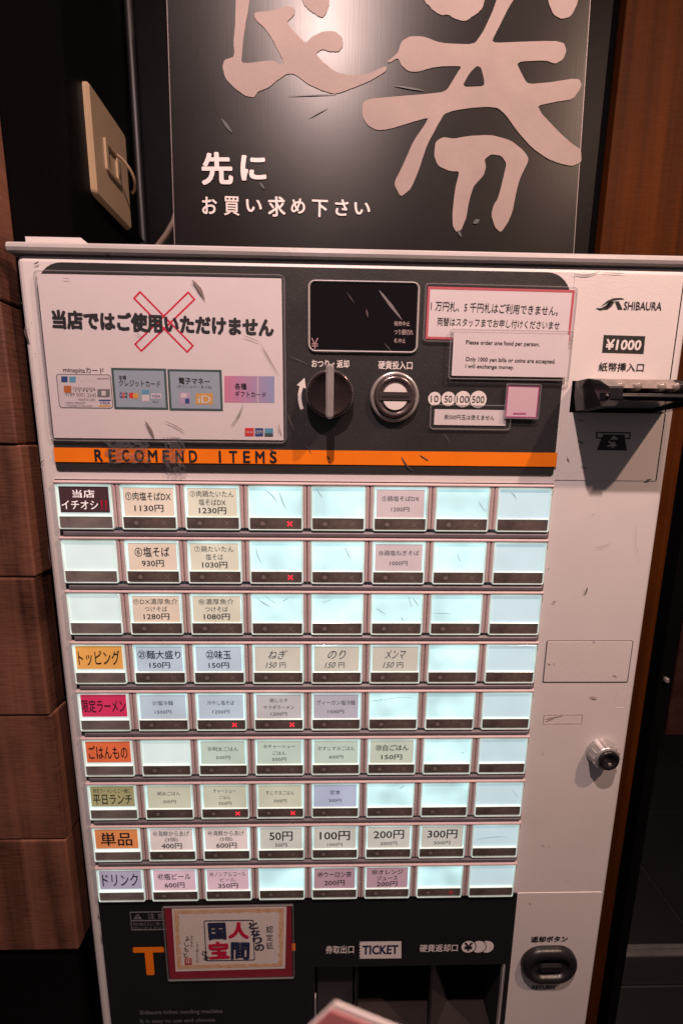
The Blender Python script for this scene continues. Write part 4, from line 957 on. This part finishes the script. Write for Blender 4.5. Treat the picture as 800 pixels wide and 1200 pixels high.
if e is None:
    M['magenta'] = mat('magenta_edge', (0.45, 0.08, 0.24), 0.5)
    e, inv, ang = notice('pink_card', (591.5, 452.5), (628, 453.5), (627, 490), (590.5, 489), 'small plain pink card with a magenta edge above the coin notice', 'card', 2.0, Y=-0.0032, paper='rosepaper', border=('magenta', 0.0008), r=0.0015)
mb = MB(); nbox(mb, 601, 483.8, 616, 485.4, 'magenta', -0.0037); place_print(mb, 'card_print', e, inv)

# certificate on the lower black panel
M['cert'] = mat('certificate_paper', (0.80, 0.73, 0.68), 0.55, var=0.06, vscale=20)
M['certb'] = mat('certificate_border', (0.66, 0.36, 0.16), 0.55, col2=(0.78, 0.55, 0.40), vscale=140)
M['maroon'] = mat('maroon_mount', (0.30, 0.012, 0.035), 0.5, var=0.2, vscale=40)
e, inv, ang = notice('certificate', (195, 1060.5), (343.5, 1058), (341, 1139.5), (200, 1142.5), 'maroon framed paper certificate with brush lettering, taped below the drink buttons', 'certificate', 3.0, Y=-0.0028, paper='maroon', r=0.002)
mb = MB(); Yc = -0.0034
pxpoly(mb, ((201.5, 1065), (335.8, 1061.8), (334, 1135), (206, 1138.5)), 'cert', Yc)
# ragged tan border
def ragged(mb, pts, w_, k, Y, n=36):
    for (x0, y0), (x1, y1) in zip(pts, pts[1:]+pts[:1]):
        a, b = F(x0, y0, Y), F(x1, y1, Y); d = b-a; nrm = Vector((-d.z, 0, d.x)).normalized()
        if nrm.dot((F(268, 1100, Y)-a)) < 0: nrm = -nrm
        A = []; B = []
        for i in range(n+1): t = i/n; A.append(a+d*t-nrm*random.uniform(0, .0003)); B.append(a+d*t+nrm*(w_*(0.75+0.5*random.random())))
        for i in range(n):
            q_ = [A[i], A[i+1], B[i+1], B[i]]; nn = (q_[1]-q_[0]).cross(q_[2]-q_[0]); mb.poly([tuple(v) for v in (q_ if nn.y < 0 else q_[::-1])], k)
        Y -= 0.00002
ragged(mb, [(204, 1067), (332.5, 1064.5), (331, 1132.5), (208, 1135.5)], 0.0042, 'certb', Yc-0.0001)
place_print(mb, 'certificate_sheet', e, inv)
mb = MB(); Yd = -0.0037
a = bx(240, 1078.5, 298, 1126, Yd); t = 0.0008; mb.frame((a[0], a[1], a[2], a[3]), (a[0]+t, a[1]+t, a[2]-t, a[3]-t), 0.002, 0.0015, Yd, Yd+0.0003, 'navy', 0.00005)
for ch, x0, y0, x1, y1, k in (('国', 244, 1081, 265, 1101.5, 'navy'), ('人', 267.5, 1080.5, 292, 1100, 'red'), ('宝', 244.5, 1103, 268.5, 1124, 'red'), ('間', 270.5, 1104, 292.5, 1124.5, 'navy')):
    ptext(mb, ch, x0, y0, x1, y1, k, Yd-0.0002, 0.05 if ch != '間' else 0.036, rot=random.uniform(-.05, .05))
for i, ch in enumerate('となりの'): ptext(mb, ch, 291.5+i*2.4, 1080.5+i*8.6, 302.5+i*2.4, 1088.5+i*8.6, 'navy', Yd-0.0003, 0.03, rot=0.1)
for i, ch in enumerate('認定証'): ptext(mb, ch, 312, 1085+i*9.5, 320, 1093+i*9.5, 'inkgrey', Yd-0.0001, 0.0, rot=random.uniform(-.08, .08))
for i, ch in enumerate('よしもと'): ptext(mb, ch, 217-i*0.6, 1097+i*6.5, 222-i*0.6, 1102.5+i*6.5, 'ink', Yd-0.0001, 0.0, rot=0.2)
for i, ch in enumerate('株式会社'): ptext(mb, ch, 223.5, 1096+i*3.6, 226, 1099+i*3.6, 'inkgrey', Yd-0.0001, 0.0)
for i, ch in enumerate('二代目となり'): ptext(mb, ch, 230, 1104+i*4.2, 232.6, 1107.4+i*4.2, 'inkgrey', Yd-0.0001, 0.0)
for i, ch in enumerate('さま'): ptext(mb, ch, 236.5+i*2.5, 1114+i*6, 243+i*2, 1119.5+i*6, 'ink', Yd-0.0004, 0.02, rot=-0.3)
nbox(mb, 216.5, 1123, 225, 1130.5, 'red', Yd); ptext(mb, '印', 218, 1124, 223.6, 1129.6, 'cert', Yd-0.0001, 0.01)
place_print(mb, 'brush_lettering', e, inv)

# ------------------------------------------------------------------ black plaque leaning on the machine top
LEAN = rad(3.5)
PN = Vector((0, -math.cos(LEAN), math.sin(LEAN))); PUp = Vector((0, math.sin(LEAN), math.cos(LEAN)))
p0 = Vector((0.10, 0.014, ZT+0.0045))
def H(x, y, lift=0.0): return hit(x, y, p0+PN*lift, PN)
def loc2(v): v = Vector(v)-p0; return (v.x, v.dot(PUp))
PQ = empty('plaque', tuple(p0), 'black plaque with big pale brush calligraphy, standing on the machine top', 'sign'); PQ.rotation_euler = (-LEAN, 0, 0)
bl_, br_ = loc2(H(205, 289)), loc2(H(671.5, 297)); topz = 0.46
# black lacquer, brushed along its height
m = bpy.data.materials.new('brushed_black_plaque'); m.use_nodes = True; N = m.node_tree.nodes; L = m.node_tree.links; pb = N['Principled BSDF']
tc = N.new('ShaderNodeTexCoord'); mp = N.new('ShaderNodeMapping'); mp.inputs['Scale'].default_value = (700, 1, 25); L.new(tc.outputs['Object'], mp.inputs[0])
n1 = N.new('ShaderNodeTexNoise'); n1.inputs['Scale'].default_value = 1; n1.inputs['Detail'].default_value = 4; L.new(mp.outputs[0], n1.inputs['Vector'])
n2 = N.new('ShaderNodeTexNoise'); n2.inputs['Scale'].default_value = 14; n2.inputs['Detail'].default_value = 5; L.new(tc.outputs['Object'], n2.inputs['Vector'])
mr = N.new('ShaderNodeMapRange'); mr.inputs[3].default_value = 0.29; mr.inputs[4].default_value = 0.39; L.new(n2.outputs[0], mr.inputs[0]); L.new(mr.outputs[0], pb.inputs['Roughness'])
b1 = N.new('ShaderNodeBump'); b1.inputs['Strength'].default_value = 0.05; b1.inputs['Distance'].default_value = 0.0004; L.new(n1.outputs[0], b1.inputs['Height']); L.new(b1.outputs[0], pb.inputs['Normal'])
pb.inputs['Base Color'].default_value = (0.006, 0.005, 0.005, 1); pb.inputs['Metallic'].default_value = 0.0; pb.inputs['Specular IOR Level'].default_value = 0.20
M['plaque'] = m
M['brush'] = mat('pale_brush_paint', (0.31, 0.245, 0.225), 0.62, bump=0.15, bscale=300, var=0.22, vscale=16, rvar=0.05, spec=0.2)
M['edgelight'] = mat('plaque_edge_highlight', (0.22, 0.18, 0.18), 0.4)  # pale tone paints the bright highlight line along the plaque's edges
mb = MB(); mb.slab(bl_[0], 0.0, br_[0], topz, 0.0008, 0.0, 0.006, 'plaque', 0.0004)
mb.build('plaque_board', PQ)
mb = MB(); mb.box(bl_[0]-0.0004, bl_[0]+0.0001, 0.0002, 0.006, 0.0005, topz, 'edgelight'); mb.box(br_[0]-0.0001, br_[0]+0.0004, 0.0002, 0.006, 0.0005, topz, 'edgelight'); mb.build('edge_highlight', PQ)
# strut that holds the plaque up from behind
mb = MB(); mb.box(0.10, 0.22, 0.0065, 0.0085, 0.02, 0.30, 'blackp'); mb.build('back_strut', PQ)
def smooth_poly(pts, it=2, jag=0.0):
    P_ = [Vector((x, y)) for x, y in pts]
    for _ in range(it):
        Q = []
        n = len(P_)
        for i in range(n):
            a, b = P_[i], P_[(i+1) % n]; Q += [a*0.84+b*0.16, a*0.16+b*0.84]
        P_ = Q
    return [(p.x+random.uniform(-jag, jag), p.y+random.uniform(-jag, jag)) for p in P_]
strokes = [
 # left character: thin vertical tail, foot, big hooked sweep
 (0.25, [(278, -40), (293, -40), (292, 8), (287.5, 30), (284, 60), (283, 74), (290, 74.5), (320, 71), (328, 76), (333, 75), (331, 70), (320, 48), (310, 33), (299, 23), (298, 15), (322, 13), (337, 7), (346, 11), (345, 18), (335, 27), (347, 40), (358, 51.5),
         (366, 43), (378, 37.5), (392, 37), (401, 44), (402, 54), (397, 61), (386, 61), (378, 58), (369.5, 63), (377, 72), (392, 84.5), (410, 89), (430, 88), (446, 80), (452, 78), (453, 83), (436, 94), (420, 101), (394, 111), (378, 107), (361, 99), (345, 87), (336, 87), (327, 93), (315, 103),
         (302, 108), (298, 115), (288, 113), (275, 104), (264, 92), (261, 78), (263, 71), (275, 67), (274, 48), (276, 25)]),
 (0.5, [(352, -40), (388, -40), (386, 6), (381, 18), (377, 21), (369, 17), (357, 8), (352, -4)]),
 (0.6, [(484, -40), (572, -40), (567, 6), (561, 14), (553, 20), (545, 25), (536, 24), (525, 18), (515, 18), (502, 8), (494, -4)]),
 (0.2, [(640, -40), (680, -40), (677, 2), (668, 20), (657, 23), (648, 18), (641, 2)]),
 # right character, one connected body
 (0.15, [(592, -40), (624, -40), (605, -5), (596, 8), (583, 34), (574.5, 51), (610, 49.5), (650, 48.5), (660, 51), (663, 60), (659, 70), (650, 75.5), (638, 71), (604, 73), (611, 88), (617.5, 99), (640, 97.5), (668, 93), (678, 93), (681, 101), (671, 116.5), (655, 119), (629, 124),
          (634, 134), (652, 153), (668, 168), (680, 176), (680.5, 190), (670, 195), (655, 192), (640, 186), (622, 173), (606, 155), (592, 135), (583, 127), (570, 125.5), (550, 127), (531, 130), (520, 134), (513, 146), (500, 170), (491, 198), (481, 222), (469, 231.5), (461, 215), (470, 198), (484, 166), (497, 147),
          (502, 138), (484, 143), (455, 152), (441, 153), (430, 147), (424, 136), (425, 120), (434, 116), (470, 113), (517, 109), (524, 105), (534, 88), (541, 78), (520, 78), (505, 80), (488, 85), (478, 84), (470, 77), (466, 68), (456, 74), (453, 73), (461, 67), (466, 62), (470, 49), (480, 43), (495, 43), (516, 51), (555, 53), (566, 37), (580, 6)]),
 # lower element with two legs
 (0.15, [(510, 166), (519, 161), (532, 163), (550, 159.5), (575, 158.5), (598, 165), (613, 177), (619.5, 187), (609, 208), (604, 226), (600, 248), (594, 262), (586, 273), (579, 266), (575, 252), (578, 240), (583, 233), (590, 205), (593, 192), (587, 183), (575, 181), (567, 187), (569, 196), (566, 206), (554, 219), (549, 236), (546, 255), (540, 270), (534, 272), (530, 265), (529.5, 250), (533, 220), (538, 201), (527, 201), (513, 195), (508, 183)]),
]
def fill(mb, pts2, y, th, k):
    """concave outline on the board's local plane -> thin raised shape, triangulated"""
    bm = bmesh.new(); vs = [bm.verts.new((x, y, z)) for x, z in pts2]; f = bm.faces.new(vs); bm.normal_update()
    if f.normal.y > 0: bmesh.ops.reverse_faces(bm, faces=[f])
    bmesh.ops.triangulate(bm, faces=[f], ngon_method='EAR_CLIP'); bm.verts.index_update()
    V = [v.co[:] for v in bm.verts]; Fc = [tuple(v.index for v in q.verts) for q in bm.faces]; bm.free()
    mb.add(V, Fc, k); n = len(pts2); b = [(x, y, z) for x, z in pts2] + [(x, y+th, z) for x, z in pts2]
    ar = sum(pts2[i][0]*pts2[(i+1) % n][1]-pts2[(i+1) % n][0]*pts2[i][1] for i in range(n))
    mb.add(b, [((i, i+n, (i+1) % n+n, (i+1) % n) if ar > 0 else (i, (i+1) % n, (i+1) % n+n, i+n)) for i in range(n)], k)
for jag, pts in strokes:
    m2 = MB(); sp = smooth_poly(pts, 2, jag*0.9); q2 = [loc2(H(x, y)) for x, y in sp]
    fill(m2, q2, -0.0004, 0.0006, 'brush'); m2.build('brush_stroke', PQ)
m2 = MB()   # enclosed black islands of the right character
for pts in ([(541, 102), (549, 87), (558, 78), (563, 80), (566, 92), (567, 101)],):
    q2 = [loc2(H(x, y)) for x, y in smooth_poly(pts, 2)]; fill(m2, q2, -0.0007, 0.0003, 'plaque')
m2.build('stroke_gap', PQ)
m2 = MB()
def qtext(mb, st, x0, y0, x1, y1, k, bold, rot=0):
    a = loc2(H(x0, (y0+y1)/2)); b = loc2(H(x1, (y0+y1)/2)); t = loc2(H((x0+x1)/2, y0)); u = loc2(H((x0+x1)/2, y1)); mb.text(st, a[0], u[1], b[0], t[1], -0.0005, k, bold, rot)
M['plw'] = mat('plaque_white_paint', (0.66, 0.58, 0.57), 0.45)
for ch, x0, y0, x1, y1, b_ in (('先', 236, 178.5, 273, 217.5, .032), ('に', 282, 182, 312, 212.5, .040)): qtext(m2, ch, x0, y0, x1, y1, 'plw', b_, 0.02)
for ch, x0, y0, x1, y1 in (('お', 237, 231, 254.5, 251.5), ('買', 262.5, 230.5, 281, 253), ('い', 288.5, 234, 307, 249), ('求', 314, 230.5, 334.5, 254.5), ('め', 341, 233, 357.5, 251), ('下', 365.5, 234.5, 384, 255), ('さ', 392.5, 234, 408, 253.5), ('い', 415, 237.5, 433.5, 252)):
    qtext(m2, ch, x0, y0, x1, y1, 'plw', 0.022 if ch not in '買' else 0.014, random.uniform(-.03, .03))
m2.build('plaque_lettering', PQ)
m2 = MB()
M['smear'] = mat('dull_smear', (0.05, 0.062, 0.062), 0.7)
for x0, y0, x1, y1, w_, k in ((260, 140, 272, 156, 3, 'smear'), (338, 113, 394, 111, 0.9, 'ink'), (362, 139, 384, 127, 0.9, 'ink'), (462, 101, 497, 107, 1.5, 'ink'), (304, 214, 310, 222, 2.5, 'smear'), (554, 262, 561, 258, 4, 'smear'), (536, 270, 540, 278, 2.5, 'smear')):
    a = loc2(H(x0, y0)); b = loc2(H(x1, y1)); d_ = Vector((b[0]-a[0], b[1]-a[1])); nn = Vector((-d_.y, d_.x)).normalized(); q2 = []
    A = [(a[0]+d_.x*t/6, a[1]+d_.y*t/6, math.sin(math.pi*(t+.4)/6.8)*w_*0.00042) for t in range(7)]
    q2 = [(x+nn.x*h, z+nn.y*h) for x, z, h in A]+[(x-nn.x*h, z-nn.y*h) for x, z, h in A[::-1]]
    fill(m2, q2, -0.00055, 0.0001, k)
m2.build('surface_marks', PQ)

# ------------------------------------------------------------------ card held up close to the lens at the bottom edge
M['heldp'] = mat('coral_card', (0.58, 0.20, 0.20), 0.5, var=0.1, vscale=30); M['heldw'] = mat('card_white_edge', (0.78, 0.70, 0.69), 0.5)
dist = 0.075
def camp(x, y, d): return CP + ray(x, y)*d
A, B, C = camp(393, 1176, dist), camp(480, 1211, dist+0.002), camp(362, 1205, dist+0.001)
ux = (B-A).normalized(); n_ = ux.cross(C-A).normalized(); uy = n_.cross(ux).normalized()
if uy.dot(C-A) < 0: uy = -uy
HC = empty('held_card', tuple(A), 'coral pink card with a white edge, blurred in front at the bottom', 'card')
vx, vy = ux, (C-A).normalized()
def sheet(mb, u0, u1, v0, v1, h0, h1, k):
    nrm = vx.cross(vy).normalized(); 
    if nrm.dot(CP-A) < 0: nrm = -nrm
    P8 = [vx*u+vy*v+nrm*h for h in (h0, h1) for u, v in ((u0, v0), (u1, v0), (u1, v1), (u0, v1))]
    fs = [(4, 5, 6, 7), (3, 2, 1, 0), (0, 1, 5, 4), (1, 2, 6, 5), (2, 3, 7, 6), (3, 0, 4, 7)]
    mb.add([tuple(v) for v in P8], fs, k)
mb = MB(); sheet(mb, 0.0, 0.0508, 0.0, 0.030, -0.0004, 0.0, 'heldw'); mb.build('card_edge', HC)
mb = MB(); sheet(mb, 0.00005, 0.0500, 0.0014, 0.029, 0.0001, 0.0003, 'heldp'); mb.build('card_face', HC)
